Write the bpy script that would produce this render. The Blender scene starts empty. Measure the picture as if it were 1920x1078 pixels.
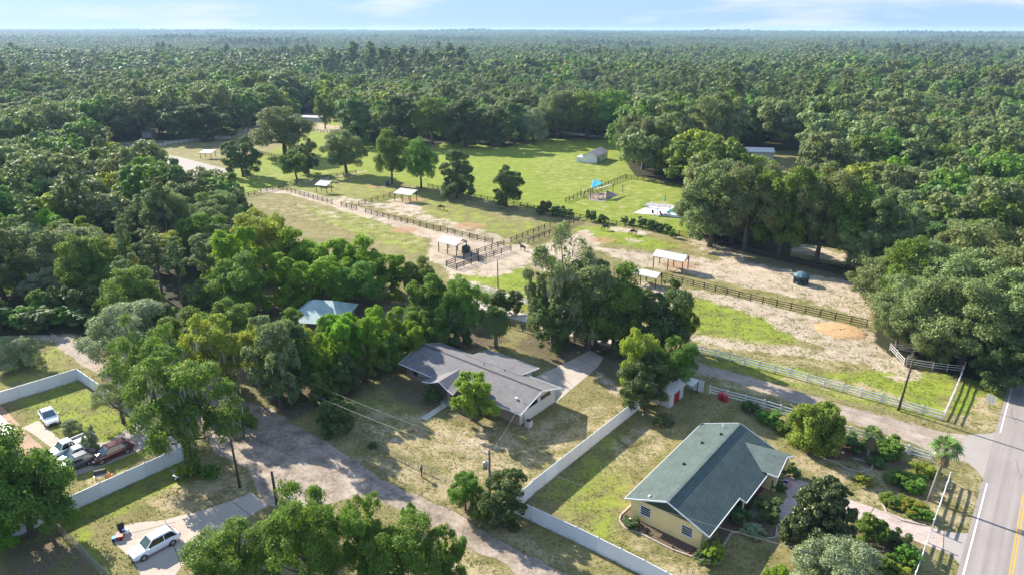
import bpy, bmesh, math, random
import numpy as np
from mathutils import Vector, Matrix
R = math.radians
sc = bpy.context.scene
C = sc.collection
# ---------------------------------------------------------------- camera, sky, sun
CAMH = 50.0; FPX = 1285.0; PITCH = math.atan(484 / FPX)
cam_d = bpy.data.cameras.new('camera'); cam = bpy.data.objects.new('camera', cam_d); C.objects.link(cam)
cam.location = (0, 0, CAMH); cam.rotation_euler = (R(90) - PITCH, 0, 0)
cam_d.lens = 36 * FPX / 1920; cam_d.sensor_width = 36; cam_d.clip_start = 0.5; cam_d.clip_end = 40000
sc.camera = cam
SUN_AZ, SUN_EL = 136.0, 27.5
w = bpy.data.worlds.new('World'); sc.world = w; w.use_nodes = True
nt = w.node_tree; nt.nodes.clear()
sky = nt.nodes.new('ShaderNodeTexSky'); sky.sky_type = 'NISHITA'; sky.sun_disc = False
sky.sun_elevation = R(SUN_EL); sky.sun_rotation = R(90 - SUN_AZ); sky.altitude = 50
sky.air_density = 1.0; sky.dust_density = 0.6; sky.ozone_density = 2.5
bg = nt.nodes.new('ShaderNodeBackground'); bg.inputs[1].default_value = 0.185
out = nt.nodes.new('ShaderNodeOutputWorld')
tcn = nt.nodes.new('ShaderNodeTexCoord'); mp = nt.nodes.new('ShaderNodeMapping')
mp.inputs['Scale'].default_value = (1.6, 1.6, 11.0)
nz = nt.nodes.new('ShaderNodeTexNoise'); nz.inputs['Scale'].default_value = 2.6; nz.inputs['Detail'].default_value = 6
cr = nt.nodes.new('ShaderNodeValToRGB'); cr.color_ramp.elements[0].position = 0.50; cr.color_ramp.elements[1].position = 0.66
mxs = nt.nodes.new('ShaderNodeMixRGB'); mxs.inputs[2].default_value = (1.9, 2.0, 2.15, 1)
cl = nt.nodes.new('ShaderNodeMath'); cl.operation = 'MULTIPLY'; cl.inputs[1].default_value = 0.75
nt.links.new(tcn.outputs['Generated'], mp.inputs[0]); nt.links.new(mp.outputs[0], nz.inputs['Vector'])
nt.links.new(nz.outputs['Fac'], cr.inputs[0]); nt.links.new(cr.outputs[0], cl.inputs[0]); nt.links.new(cl.outputs[0], mxs.inputs[0])
tint = nt.nodes.new('ShaderNodeMixRGB'); tint.blend_type = 'MULTIPLY'; tint.inputs[0].default_value = 1; tint.inputs[2].default_value = (0.46, 0.66, 1.0, 1); nt.links.new(sky.outputs[0], tint.inputs[1]); 
sxyz = nt.nodes.new('ShaderNodeSeparateXYZ'); nt.links.new(tcn.outputs['Generated'], sxyz.inputs[0])
grd = nt.nodes.new('ShaderNodeValToRGB'); ge = grd.color_ramp.elements; ge[0].position = 0.0; ge[0].color = (0.92, 1.32, 1.90, 1); ge[1].position = 1.0; ge[1].color = (0.80, 1.22, 2.05, 1)
g2 = ge.new(0.10); g2.color = (0.78, 1.22, 1.95, 1); nt.links.new(sxyz.outputs[2], grd.inputs[0])
blend = nt.nodes.new('ShaderNodeMixRGB'); blend.inputs[0].default_value = 0.94; nt.links.new(tint.outputs[0], blend.inputs[1]); nt.links.new(grd.outputs[0], blend.inputs[2]); nt.links.new(blend.outputs[0], mxs.inputs[1]); nt.links.new(mxs.outputs[0], bg.inputs[0]); nt.links.new(bg.outputs[0], out.inputs[0])
sd = bpy.data.lights.new('sun', 'SUN'); sd.energy = 5.0; sd.angle = R(0.55); sd.color = (1.0, 0.93, 0.80)
so = bpy.data.objects.new('sun', sd); C.objects.link(so); so.location = (-60, 60, 120)
sv = Vector((math.cos(R(SUN_AZ)) * math.cos(R(SUN_EL)), math.sin(R(SUN_AZ)) * math.cos(R(SUN_EL)), math.sin(R(SUN_EL))))
so.rotation_euler = (-sv).to_track_quat('-Z', 'Y').to_euler()
sc.view_settings.view_transform = 'Standard'; sc.view_settings.look = 'None'; sc.view_settings.gamma = 1
sc.view_settings.exposure = 1.45
sc.cycles.max_bounces = 6; sc.cycles.diffuse_bounces = 3; sc.cycles.transmission_bounces = 3; sc.cycles.volume_bounces = 0
sc.cycles.transparent_max_bounces = 6

# ---------------------------------------------------------------- coordinates
CP, SP = math.cos(PITCH), math.sin(PITCH)
def g(px, py, z=0.0):
    """point of the level z seen at a pixel of the photograph (survey of the plot)"""
    a = (px - 960) / FPX; b = -(py - 539) / FPX
    dy = CP + b * SP; dz = -SP + b * CP
    t = (CAMH - z) / -dz
    return Vector((a * t, dy * t, z))
def depth(P): return P.y * CP - (P.z - CAMH) * SP
def ztop(P, py):
    """height of a thing standing at P whose top is at row py"""
    k = -(py - 539) / FPX            # (Y SP + dz CP) = k (Y CP - dz SP)
    dz = P.y * (k * CP - SP) / (CP + k * SP)
    return CAMH + dz
A0 = R(-39); CA, SA = math.cos(A0), math.sin(A0)
def W(u, v, z=0.0): return Vector((u * CA - v * SA, u * SA + v * CA, z))
def gl(pts, z=0.0): return [g(x, y, z) for x, y in pts]

# ---------------------------------------------------------------- materials
MATS = {}; KEEP = ('white_paint', 'car_white', 'stucco_yellow', 'lamp_clear', 'blue_cloth')
def nodes(name, rough=0.8):
    m = bpy.data.materials.new(name); m.use_nodes = True
    t = m.node_tree; b = t.nodes['Principled BSDF']; b.inputs['Roughness'].default_value = rough
    b.inputs['Specular IOR Level'].default_value = 0.3
    MATS[name] = m
    return m, t, b
def N(t, kind, **kw):
    n = t.nodes.new(kind)
    for k, v in kw.items():
        if k in n.inputs: n.inputs[k].default_value = v
        else: setattr(n, k, v)
    return n
def noise(t, scale, detail=4, vec=None, rough=0.55):
    n = N(t, 'ShaderNodeTexNoise', Scale=scale, Detail=detail, Roughness=rough)
    if vec is not None: t.links.new(vec, n.inputs['Vector'])
    return n.outputs['Fac']
def ramp(t, fac, stops):
    r = t.nodes.new('ShaderNodeValToRGB'); e = r.color_ramp.elements
    while len(e) < len(stops): e.new(0.5)
    for i, (p, c) in enumerate(stops):
        e[i].position = p; e[i].color = (*c, 1) if len(c) == 3 else c
    t.links.new(fac, r.inputs[0]); return r.outputs[0]
def mix(t, fac, a, b, bt='MIX'):
    m = t.nodes.new('ShaderNodeMixRGB'); m.blend_type = bt
    for i, v in ((0, fac), (1, a), (2, b)):
        if isinstance(v, (int, float)): m.inputs[i].default_value = v
        elif isinstance(v, tuple): m.inputs[i].default_value = (*v, 1) if len(v) == 3 else v
        else: t.links.new(v, m.inputs[i])
    return m.outputs[0]
def mth(t, op, a, b=0.0, clamp=False):
    m = t.nodes.new('ShaderNodeMath'); m.operation = op; m.use_clamp = clamp
    for i, v in ((0, a), (1, b)):
        if isinstance(v, (int, float)): m.inputs[i].default_value = v
        else: t.links.new(v, m.inputs[i])
    return m.outputs[0]
def bump(t, b, h, strength=0.4, dist=0.05):
    n = N(t, 'ShaderNodeBump', Strength=strength, Distance=dist); t.links.new(h, n.inputs['Height']); t.links.new(n.outputs[0], b.inputs['Normal'])
def simple(name, col, rough=0.7, var=0.18, scale=3.0, metal=0.0, bmp=0.0, spec=0.3):
    if name not in KEEP: col = tuple(c * 0.8 for c in col)
    if name in MATS: return MATS[name]
    m, t, b = nodes(name, rough)
    tc = N(t, 'ShaderNodeTexCoord').outputs['Object']
    f = noise(t, scale, 5, tc)
    d = tuple(c * (1 - var) for c in col); l = tuple(min(1, c * (1 + var)) for c in col)
    t.links.new(ramp(t, f, [(0.3, d), (0.7, l)]), b.inputs['Base Color'])
    b.inputs['Metallic'].default_value = metal; b.inputs['Specular IOR Level'].default_value = spec
    if bmp: bump(t, b, noise(t, scale * 6, 4, tc), bmp, 0.02)
    return m
def leaf_mat(name, dark, light, trans=0.35, gloss=0.65):
    m, t, b = nodes(name, gloss)
    oi = N(t, 'ShaderNodeObjectInfo').outputs['Random']
    at = N(t, 'ShaderNodeAttribute', attribute_name='rnd').outputs['Fac']
    tc = N(t, 'ShaderNodeTexCoord').outputs['Object']
    nf = noise(t, 0.5, 2, tc)
    f = mth(t, 'ADD', mth(t, 'MULTIPLY', at, 0.45), mth(t, 'MULTIPLY', nf, 0.55))
    c = ramp(t, f, [(0.15, dark), (0.85, light)])
    hs = N(t, 'ShaderNodeHueSaturation'); t.links.new(c, hs.inputs['Color'])
    t.links.new(mth(t, 'ADD', mth(t, 'MULTIPLY', oi, 0.05), 0.475), hs.inputs['Hue'])
    t.links.new(mth(t, 'ADD', mth(t, 'MULTIPLY', oi, 0.5), 0.95), hs.inputs['Value']); hs.inputs['Saturation'].default_value = 1.05
    t.links.new(hs.outputs[0], b.inputs['Base Color'])
    tr = t.nodes.new('ShaderNodeBsdfTranslucent')
    t.links.new(mix(t, 0.35, hs.outputs[0], (0.32, 0.42, 0.05), 'MIX'), tr.inputs[0])
    mx = N(t, 'ShaderNodeMixShader', Fac=trans)
    t.links.new(b.outputs[0], mx.inputs[1]); t.links.new(tr.outputs[0], mx.inputs[2])
    t.links.new(mx.outputs[0], t.nodes['Material Output'].inputs['Surface'])
    return m
leaf_mat('leaf_oak', (0.070, 0.096, 0.036), (0.235, 0.280, 0.110), 0.30)
leaf_mat('leaf_gold', (0.090, 0.135, 0.020), (0.270, 0.330, 0.060), 0.36)
leaf_mat('leaf_green', (0.043, 0.095, 0.018), (0.168, 0.274, 0.040), 0.34)
leaf_mat('leaf_bright', (0.073, 0.168, 0.013), (0.235, 0.403, 0.034), 0.42)
leaf_mat('leaf_yellow', (0.134, 0.168, 0.022), (0.358, 0.381, 0.062), 0.40)
leaf_mat('leaf_grey', (0.123, 0.155, 0.084), (0.286, 0.325, 0.179), 0.25)
leaf_mat('leaf_dark', (0.029, 0.058, 0.018), (0.118, 0.179, 0.050), 0.22)
leaf_mat('leaf_magnolia', (0.034, 0.056, 0.020), (0.134, 0.179, 0.067), 0.12, 0.36)
leaf_mat('leaf_pine', (0.078, 0.112, 0.038), (0.202, 0.246, 0.084), 0.22)
leaf_mat('leaf_lime', (0.135, 0.225, 0.025), (0.280, 0.400, 0.065), 0.48)
leaf_mat('leaf_palm', (0.078, 0.134, 0.034), (0.246, 0.336, 0.101), 0.28, 0.4)
leaf_mat('leaf_straw', (0.200, 0.150, 0.090), (0.360, 0.280, 0.180), 0.1, 0.8)
leaf_mat('leaf_moss', (0.200, 0.205, 0.170), (0.330, 0.335, 0.280), 0.2, 0.9)
leaf_mat('leaf_flower', (0.300, 0.330, 0.300), (0.650, 0.680, 0.650), 0.2, 0.8)
leaf_mat('leaf_red', (0.200, 0.060, 0.050), (0.330, 0.130, 0.090), 0.2, 0.8)
simple('bark', (0.13, 0.105, 0.085), 0.9, 0.3, 2.5, bmp=0.5)
simple('bark_pale', (0.27, 0.24, 0.21), 0.9, 0.25, 2.5, bmp=0.4)
simple('white_paint', (0.78, 0.79, 0.80), 0.45, 0.05, 1.2)
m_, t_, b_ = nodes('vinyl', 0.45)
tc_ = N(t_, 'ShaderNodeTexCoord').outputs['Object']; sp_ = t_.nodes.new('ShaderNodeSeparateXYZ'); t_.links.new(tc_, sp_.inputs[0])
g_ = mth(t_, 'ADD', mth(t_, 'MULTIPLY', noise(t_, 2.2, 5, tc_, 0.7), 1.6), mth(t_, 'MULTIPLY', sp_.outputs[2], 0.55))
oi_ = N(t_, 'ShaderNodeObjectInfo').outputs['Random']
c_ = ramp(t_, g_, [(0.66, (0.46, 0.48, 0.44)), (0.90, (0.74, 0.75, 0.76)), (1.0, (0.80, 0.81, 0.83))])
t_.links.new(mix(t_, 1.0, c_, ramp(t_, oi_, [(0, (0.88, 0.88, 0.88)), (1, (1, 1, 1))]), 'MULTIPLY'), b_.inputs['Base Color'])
simple('dark_wood', (0.075, 0.055, 0.045), 0.8, 0.35, 3.0)
simple('old_wood', (0.22, 0.19, 0.16), 0.85, 0.3, 3.0)
simple('grey_rail', (0.52, 0.50, 0.48), 0.6, 0.2, 2.0)
simple('pole_wood', (0.085, 0.065, 0.05), 0.85, 0.3, 3.0)
simple('galv', (0.45, 0.46, 0.47), 0.4, 0.1, 3.0, metal=0.6)
simple('concrete', (0.55, 0.49, 0.43), 0.85, 0.10, 0.7, bmp=0.15)
simple('concrete_grey', (0.40, 0.37, 0.36), 0.85, 0.18, 0.9, bmp=0.15)
simple('rubber', (0.02, 0.02, 0.022), 0.7, 0.1)
simple('chrome', (0.55, 0.55, 0.57), 0.25, 0.05, metal=0.8)
simple('glass_dark', (0.015, 0.018, 0.022), 0.08, 0.1, spec=0.8)
simple('windshield', (0.10, 0.16, 0.16), 0.06, 0.15, spec=0.9)
simple('car_white', (0.80, 0.81, 0.83), 0.18, 0.02, spec=0.6)
simple('car_silver', (0.42, 0.44, 0.47), 0.22, 0.03, metal=0.3, spec=0.6)
simple('car_maroon', (0.085, 0.010, 0.018), 0.16, 0.05, spec=0.7)
simple('car_navy', (0.05, 0.065, 0.09), 0.2, 0.05, spec=0.6)
simple('black_plastic', (0.018, 0.018, 0.02), 0.5, 0.1)
simple('red_lamp', (0.35, 0.01, 0.01), 0.2, 0.05)
simple('lamp_clear', (0.75, 0.76, 0.78), 0.12, 0.05, spec=0.8)
simple('metal_roof', (0.74, 0.72, 0.68), 0.35, 0.06, 0.8, metal=0.15)
simple('rust_roof', (0.50, 0.42, 0.40), 0.5, 0.28, 0.25)
simple('red_paint', (0.42, 0.03, 0.035), 0.5, 0.12)
simple('pink_red', (0.50, 0.03, 0.06), 0.5, 0.1)
simple('horse_brown', (0.055, 0.028, 0.016), 0.6, 0.2)
simple('horse_black', (0.018, 0.014, 0.012), 0.5, 0.2)
simple('mulch', (0.15, 0.10, 0.075), 0.95, 0.3, 5, bmp=0.6)
simple('mulch_red', (0.20, 0.07, 0.055), 0.95, 0.25, 5, bmp=0.6)
simple('stone_edge', (0.46, 0.40, 0.34), 0.9, 0.25, 6, bmp=0.4)
simple('straw', (0.50, 0.32, 0.16), 0.95, 0.3, 2.5, bmp=0.8)
simple('blue_cloth', (0.02, 0.27, 0.62), 0.6, 0.08)
simple('beige_cloth', (0.50, 0.45, 0.38), 0.7, 0.08)
simple('tent_blue', (0.04, 0.09, 0.10), 0.6, 0.15)
simple('tent_roof', (0.09, 0.17, 0.21), 0.5, 0.1)
simple('tank_dark', (0.05, 0.07, 0.075), 0.4, 0.15)
simple('ridge_dark', (0.07, 0.065, 0.07), 0.9, 0.15)
simple('slab_pale', (0.66, 0.62, 0.55), 0.85, 0.08)
simple('wire', (0.03, 0.03, 0.03), 0.6, 0.05)
simple('wire_pale', (0.30, 0.30, 0.29), 0.5, 0.05)
simple('terracotta', (0.50, 0.20, 0.10), 0.8, 0.1)
simple('stucco_yellow', (0.86, 0.67, 0.31), 0.85, 0.05, 0.8, bmp=0.1)
simple('siding_green', (0.045, 0.085, 0.06), 0.7, 0.1)
simple('siding_white', (0.66, 0.64, 0.58), 0.7, 0.05, 0.6)
simple('flag_red', (0.5, 0.03, 0.04), 0.7, 0.05); simple('flag_white', (0.7, 0.7, 0.7), 0.7, 0.03); simple('flag_blue', (0.03, 0.05, 0.22), 0.7, 0.05)
simple('pool_water', (0.05, 0.42, 0.46), 0.05, 0.2, 0.5, spec=0.6)

def brick_mat(name, c1, c2, mortar, scale, axes='XZ', bw=0.22, rh=0.075, rough=0.85, b_=0.4, extra=None):
    c1, c2, mortar = [tuple(k * 0.82 for k in q) for q in (c1, c2, mortar)]
    m, t, b = nodes(name, rough)
    tc = N(t, 'ShaderNodeTexCoord').outputs['Object']
    s = t.nodes.new('ShaderNodeSeparateXYZ'); t.links.new(tc, s.inputs[0])
    cb = t.nodes.new('ShaderNodeCombineXYZ')
    t.links.new(s.outputs['XYZ'.index(axes[0])], cb.inputs[0]); t.links.new(s.outputs['XYZ'.index(axes[1])], cb.inputs[1])
    br = N(t, 'ShaderNodeTexBrick'); br.inputs['Scale'].default_value = scale
    br.inputs['Color1'].default_value = (*c1, 1); br.inputs['Color2'].default_value = (*c2, 1); br.inputs['Mortar'].default_value = (*mortar, 1)
    br.inputs['Brick Width'].default_value = bw; br.inputs['Row Height'].default_value = rh; br.inputs['Mortar Size'].default_value = 0.012
    t.links.new(cb.outputs[0], br.inputs['Vector'])
    nf = mth(t, 'ADD', mth(t, 'MULTIPLY', noise(t, 0.45, 5, tc, 0.7), 0.6), mth(t, 'MULTIPLY', noise(t, 7.0, 3, tc, 0.7), 0.4))
    t.links.new(mix(t, 1.0, br.outputs[0], ramp(t, nf, [(0.38, (0.68, 0.67, 0.66)), (0.5, (0.92, 0.92, 0.92)), (0.62, (1.0, 1.0, 1.0))]), 'MULTIPLY'), b.inputs['Base Color'])
    bump(t, b, br.outputs['Fac'], -b_, 0.03)
    return m
brick_mat('brick', (0.30, 0.17, 0.13), (0.46, 0.38, 0.32), (0.40, 0.37, 0.33), 1, 'XZ', 0.42, 0.15)
brick_mat('brick_side', (0.30, 0.17, 0.13), (0.46, 0.38, 0.32), (0.40, 0.37, 0.33), 1, 'YZ', 0.42, 0.15)
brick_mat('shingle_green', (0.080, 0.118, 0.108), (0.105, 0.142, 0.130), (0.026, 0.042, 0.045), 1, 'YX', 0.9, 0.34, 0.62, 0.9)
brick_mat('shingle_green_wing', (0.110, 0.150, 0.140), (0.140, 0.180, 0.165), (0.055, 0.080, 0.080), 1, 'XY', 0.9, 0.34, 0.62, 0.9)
brick_mat('shingle_grey', (0.195, 0.185, 0.190), (0.235, 0.225, 0.228), (0.150, 0.142, 0.150), 1, 'XY', 0.6, 0.22, 0.85, 0.3)
brick_mat('paver', (0.52, 0.40, 0.35), (0.60, 0.50, 0.44), (0.36, 0.29, 0.26), 1, 'XY', 0.5, 0.25)
brick_mat('paver_brown', (0.42, 0.25, 0.16), (0.48, 0.31, 0.20), (0.32, 0.20, 0.13), 1, 'XY', 0.6, 0.3)
brick_mat('teal_roof', (0.36, 0.48, 0.46), (0.44, 0.55, 0.52), (0.24, 0.36, 0.35), 1, 'YX', 4.0, 0.4, 0.4, 0.5)
brick_mat('white_siding_lap', (0.82, 0.83, 0.82), (0.86, 0.86, 0.85), (0.42, 0.43, 0.44), 1, 'YZ', 6.0, 0.25, 0.6, 0.4)
brick_mat('grey_roof_sheet', (0.42, 0.42, 0.43), (0.50, 0.50, 0.51), (0.30, 0.30, 0.31), 1, 'XY', 0.6, 9.0, 0.45, 0.4)

# ---------------------------------------------------------------- mesh helpers
class MB:
    def __init__(s): s.v = []; s.f = []; s.m = []; s.mi = 0
    def add(s, vs, fs):
        o = len(s.v); s.v += [tuple(v) for v in vs]; s.f += [tuple(o + i for i in f) for f in fs]; s.m += [s.mi] * len(fs); return s
    def box(s, x0, x1, y0, y1, z0, z1):
        return s.add([(x0,y0,z0),(x1,y0,z0),(x1,y1,z0),(x0,y1,z0),(x0,y0,z1),(x1,y0,z1),(x1,y1,z1),(x0,y1,z1)],
                     [(0,3,2,1),(4,5,6,7),(0,1,5,4),(1,2,6,5),(2,3,7,6),(3,0,4,7)])
    def bar(s, a, b, wd, ht=None, up=(0, 0, 1)):
        a = Vector(a); b = Vector(b); ht = ht or wd; d = (b - a).normalized(); u = Vector(up)
        if abs(d.dot(u)) > 0.99: u = Vector((1, 0, 0))
        x = d.cross(u).normalized(); y = x.cross(d).normalized()
        vs = [p + x * (sx * wd / 2) + y * (sy * ht / 2) for p in (a, b) for sx, sy in ((-1,-1),(1,-1),(1,1),(-1,1))]
        return s.add(vs, [(3,2,1,0),(4,5,6,7),(0,1,5,4),(1,2,6,5),(2,3,7,6),(3,0,4,7)])
    def tube(s, pts, rads, n=7, cap=True):
        rings = []
        for i, p in enumerate(pts):
            p = Vector(p); d = (Vector(pts[min(i + 1, len(pts) - 1)]) - Vector(pts[max(i - 1, 0)])).normalized()
            u = Vector((0, 0, 1)) if abs(d.z) < 0.9 else Vector((1, 0, 0))
            x = d.cross(u).normalized(); y = x.cross(d)
            r = rads[i] if hasattr(rads, '__len__') else rads
            rings.append([p + x * r * math.cos(2*math.pi*k/n) + y * r * math.sin(2*math.pi*k/n) for k in range(n)])
        vs = [q for r_ in rings for q in r_]; fs = []
        for i in range(len(rings) - 1):
            for k in range(n):
                k2 = (k + 1) % n; fs.append((i*n+k, i*n+k2, (i+1)*n+k2, (i+1)*n+k))
        if cap: fs.append(tuple(range(n - 1, -1, -1))); fs.append(tuple((len(rings)-1)*n + k for k in range(n)))
        return s.add(vs, fs)
    def lathe(s, prof, c=(0, 0, 0), n=12):
        vs = []; fs = []
        for r, z in prof: vs += [(c[0] + r*math.cos(2*math.pi*k/n), c[1] + r*math.sin(2*math.pi*k/n), c[2] + z) for k in range(n)]
        for i in range(len(prof) - 1):
            for k in range(n): k2 = (k+1) % n; fs.append((i*n+k, i*n+k2, (i+1)*n+k2, (i+1)*n+k))
        fs.append(tuple(range(n-1, -1, -1))); fs.append(tuple((len(prof)-1)*n + k for k in range(n)))
        return s.add(vs, fs)
    def prism(s, poly, z0, z1):
        n = len(poly)
        return s.add([(p[0], p[1], z0) for p in poly] + [(p[0], p[1], z1) for p in poly],
                     [tuple(range(n-1, -1, -1)), tuple(range(n, 2*n))] + [(i, (i+1) % n, n + (i+1) % n, n + i) for i in range(n)])
    def slab(s, quad, th):
        """a sheet through the corners, th thick downwards"""
        q = [Vector(p) for p in quad]; nrm = (q[1]-q[0]).cross(q[2]-q[0]).normalized()
        if nrm.z < 0: q = q[::-1]; nrm = -nrm
        n = len(q); vs = q + [p - nrm * th for p in q]
        return s.add(vs, [tuple(range(n)), tuple(range(2*n-1, n-1, -1))] + [((i+1) % n, i, n+i, n+(i+1) % n) for i in range(n)])
    def build(s, name, mats, parent=None, loc=None, smooth=False):
        me = bpy.data.meshes.new(name); me.from_pydata([tuple(v) for v in s.v], [], s.f)
        if not isinstance(mats, (list, tuple)): mats = [mats]
        for m in mats: me.materials.append(MATS[m] if isinstance(m, str) else m)
        if len(mats) > 1: me.polygons.foreach_set('material_index', s.m)
        if smooth: me.polygons.foreach_set('use_smooth', [True] * len(me.polygons))
        me.validate(); me.update()
        return link(name, me, parent, loc)
def link(name, me, parent=None, loc=None):
    o = bpy.data.objects.new(name, me); C.objects.link(o)
    if parent is not None: o.parent = parent
    if loc is not None: o.location = loc
    return o
def tag(o, label=None, cat=None, group=None, kind=None):
    if label: o['label'] = label
    if cat: o['category'] = cat
    if group: o['group'] = group
    if kind: o['kind'] = kind
    return o
def thing(name, label, cat, loc=(0, 0, 0), rz=0.0, group=None, scale=None):
    o = bpy.data.objects.new(name, None); C.objects.link(o); o.location = loc; o.rotation_euler = (0, 0, rz)
    o.empty_display_size = 0.5
    if scale: o.scale = scale
    return tag(o, label, cat, group)
def kids(o): return [c for c in bpy.data.objects if c.parent == o]
def copy_tree(o, parent=None, ch=None):
    c = o.copy(); C.objects.link(c)
    if parent is not None: c.parent = parent
    for k in (ch[o.name] if ch else kids(o)): copy_tree(k, c, ch)
    return c
# ---------------------------------------------------------------- land
def terrain(x, y):
    x = np.asarray(x, float); y = np.asarray(y, float)
    d = np.hypot(x, y)
    s = np.clip((d - 500) / 1500, 0, 1); s = s * s * (3 - 2 * s)
    a = np.sin(x / 310 + 1.3) * np.cos(y / 270 + 0.4) * 3.5 + np.sin((x + y) / 760 + 2.0) * 4.5 + np.sin((x * 0.6 - y) / 1150) * 5
    far = np.clip((d - 4200) / 2600, 0, 1); far = far * far * (3 - 2 * far)
    ridge = 20 + 3.5 * np.sin(x / 900 + 0.5) + 2.5 * np.sin(x / 370 + 2) - x / 520.0
    return s * a * (1 - far) + far * ridge
def smooth01(t): t = np.clip(t, 0, 1); return t * t * (3 - 2 * t)
def inside(poly, X, Y):
    r = np.zeros(X.shape, bool); n = len(poly)
    for i in range(n):
        x1, y1 = poly[i][0], poly[i][1]; x2, y2 = poly[(i+1) % n][0], poly[(i+1) % n][1]
        if y1 == y2: continue
        c = ((y1 > Y) != (y2 > Y)) & (X < (x2 - x1) * (Y - y1) / (y2 - y1) + x1)
        r ^= c
    return r
def segdist(pts, X, Y, closed=False):
    D = np.full(X.shape, 1e9)
    P = list(pts) + ([pts[0]] if closed else [])
    for a, b in zip(P[:-1], P[1:]):
        dx, dy = b[0]-a[0], b[1]-a[1]; L = dx*dx + dy*dy + 1e-9
        t = np.clip(((X-a[0])*dx + (Y-a[1])*dy) / L, 0, 1)
        D = np.minimum(D, np.hypot(X - a[0] - t*dx, Y - a[1] - t*dy))
    return D
def sdist(poly, X, Y):
    """positive inside"""
    d = segdist(poly, X, Y, True); return np.where(inside(poly, X, Y), d, -d)

OPEN = gl([(-900,640),(0,630),(140,626),(195,650),(300,640),(400,600),(455,520),(430,400),(345,392),(318,365),(225,335),(170,290),(200,268),(310,264),(420,260),(452,240),(545,226),
           (575,212),(655,219),(648,245),(640,266),(760,268),(880,270),(955,276),(985,260),(1150,262),(1165,290),(1190,330),(1300,352),(1292,400),(1300,440),(1400,474),(1600,520),
           (1640,560),(1640,640),(1700,690),(1850,715),(1900,712),(1920,700),(2200,700),(2600,800),(3200,1500),(-2500,1500)])
HOLES = [gl(q) for q in ([(1345,375),(1525,375),(1520,284),(1368,281)], [(182,150),(250,150),(246,142),(184,142)], [(1783,212),(1822,212),(1822,198),(1783,198)],
                         [(1790,87),(1885,88),(1890,85.8),(1790,85.8)], [(1275,69.2),(1315,69.4),(1315,66.6),(1275,66.6)],[(1600,156),(1720,154),(1720,147),(1600,149)], [(1335,90),(1375,90),(1375,87.5),(1335,87.5)], [(560,96),(640,95),(640,93),(560,93.5)], [(60,120),(130,119),(130,116),(60,117)], [(820,110),(900,109),(895,106),(825,107)],
                         [(1480,480),(1640,512),(1650,480),(1490,455)])]
ROADZONE = [W(-2.5, 20), W(-2.5, 520), W(13, 520), W(13, 20)]
def is_open(X, Y):
    r = inside(OPEN, X, Y) | inside(ROADZONE, X, Y)
    for h in HOLES: r |= inside(h, X, Y)
    return r

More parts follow.
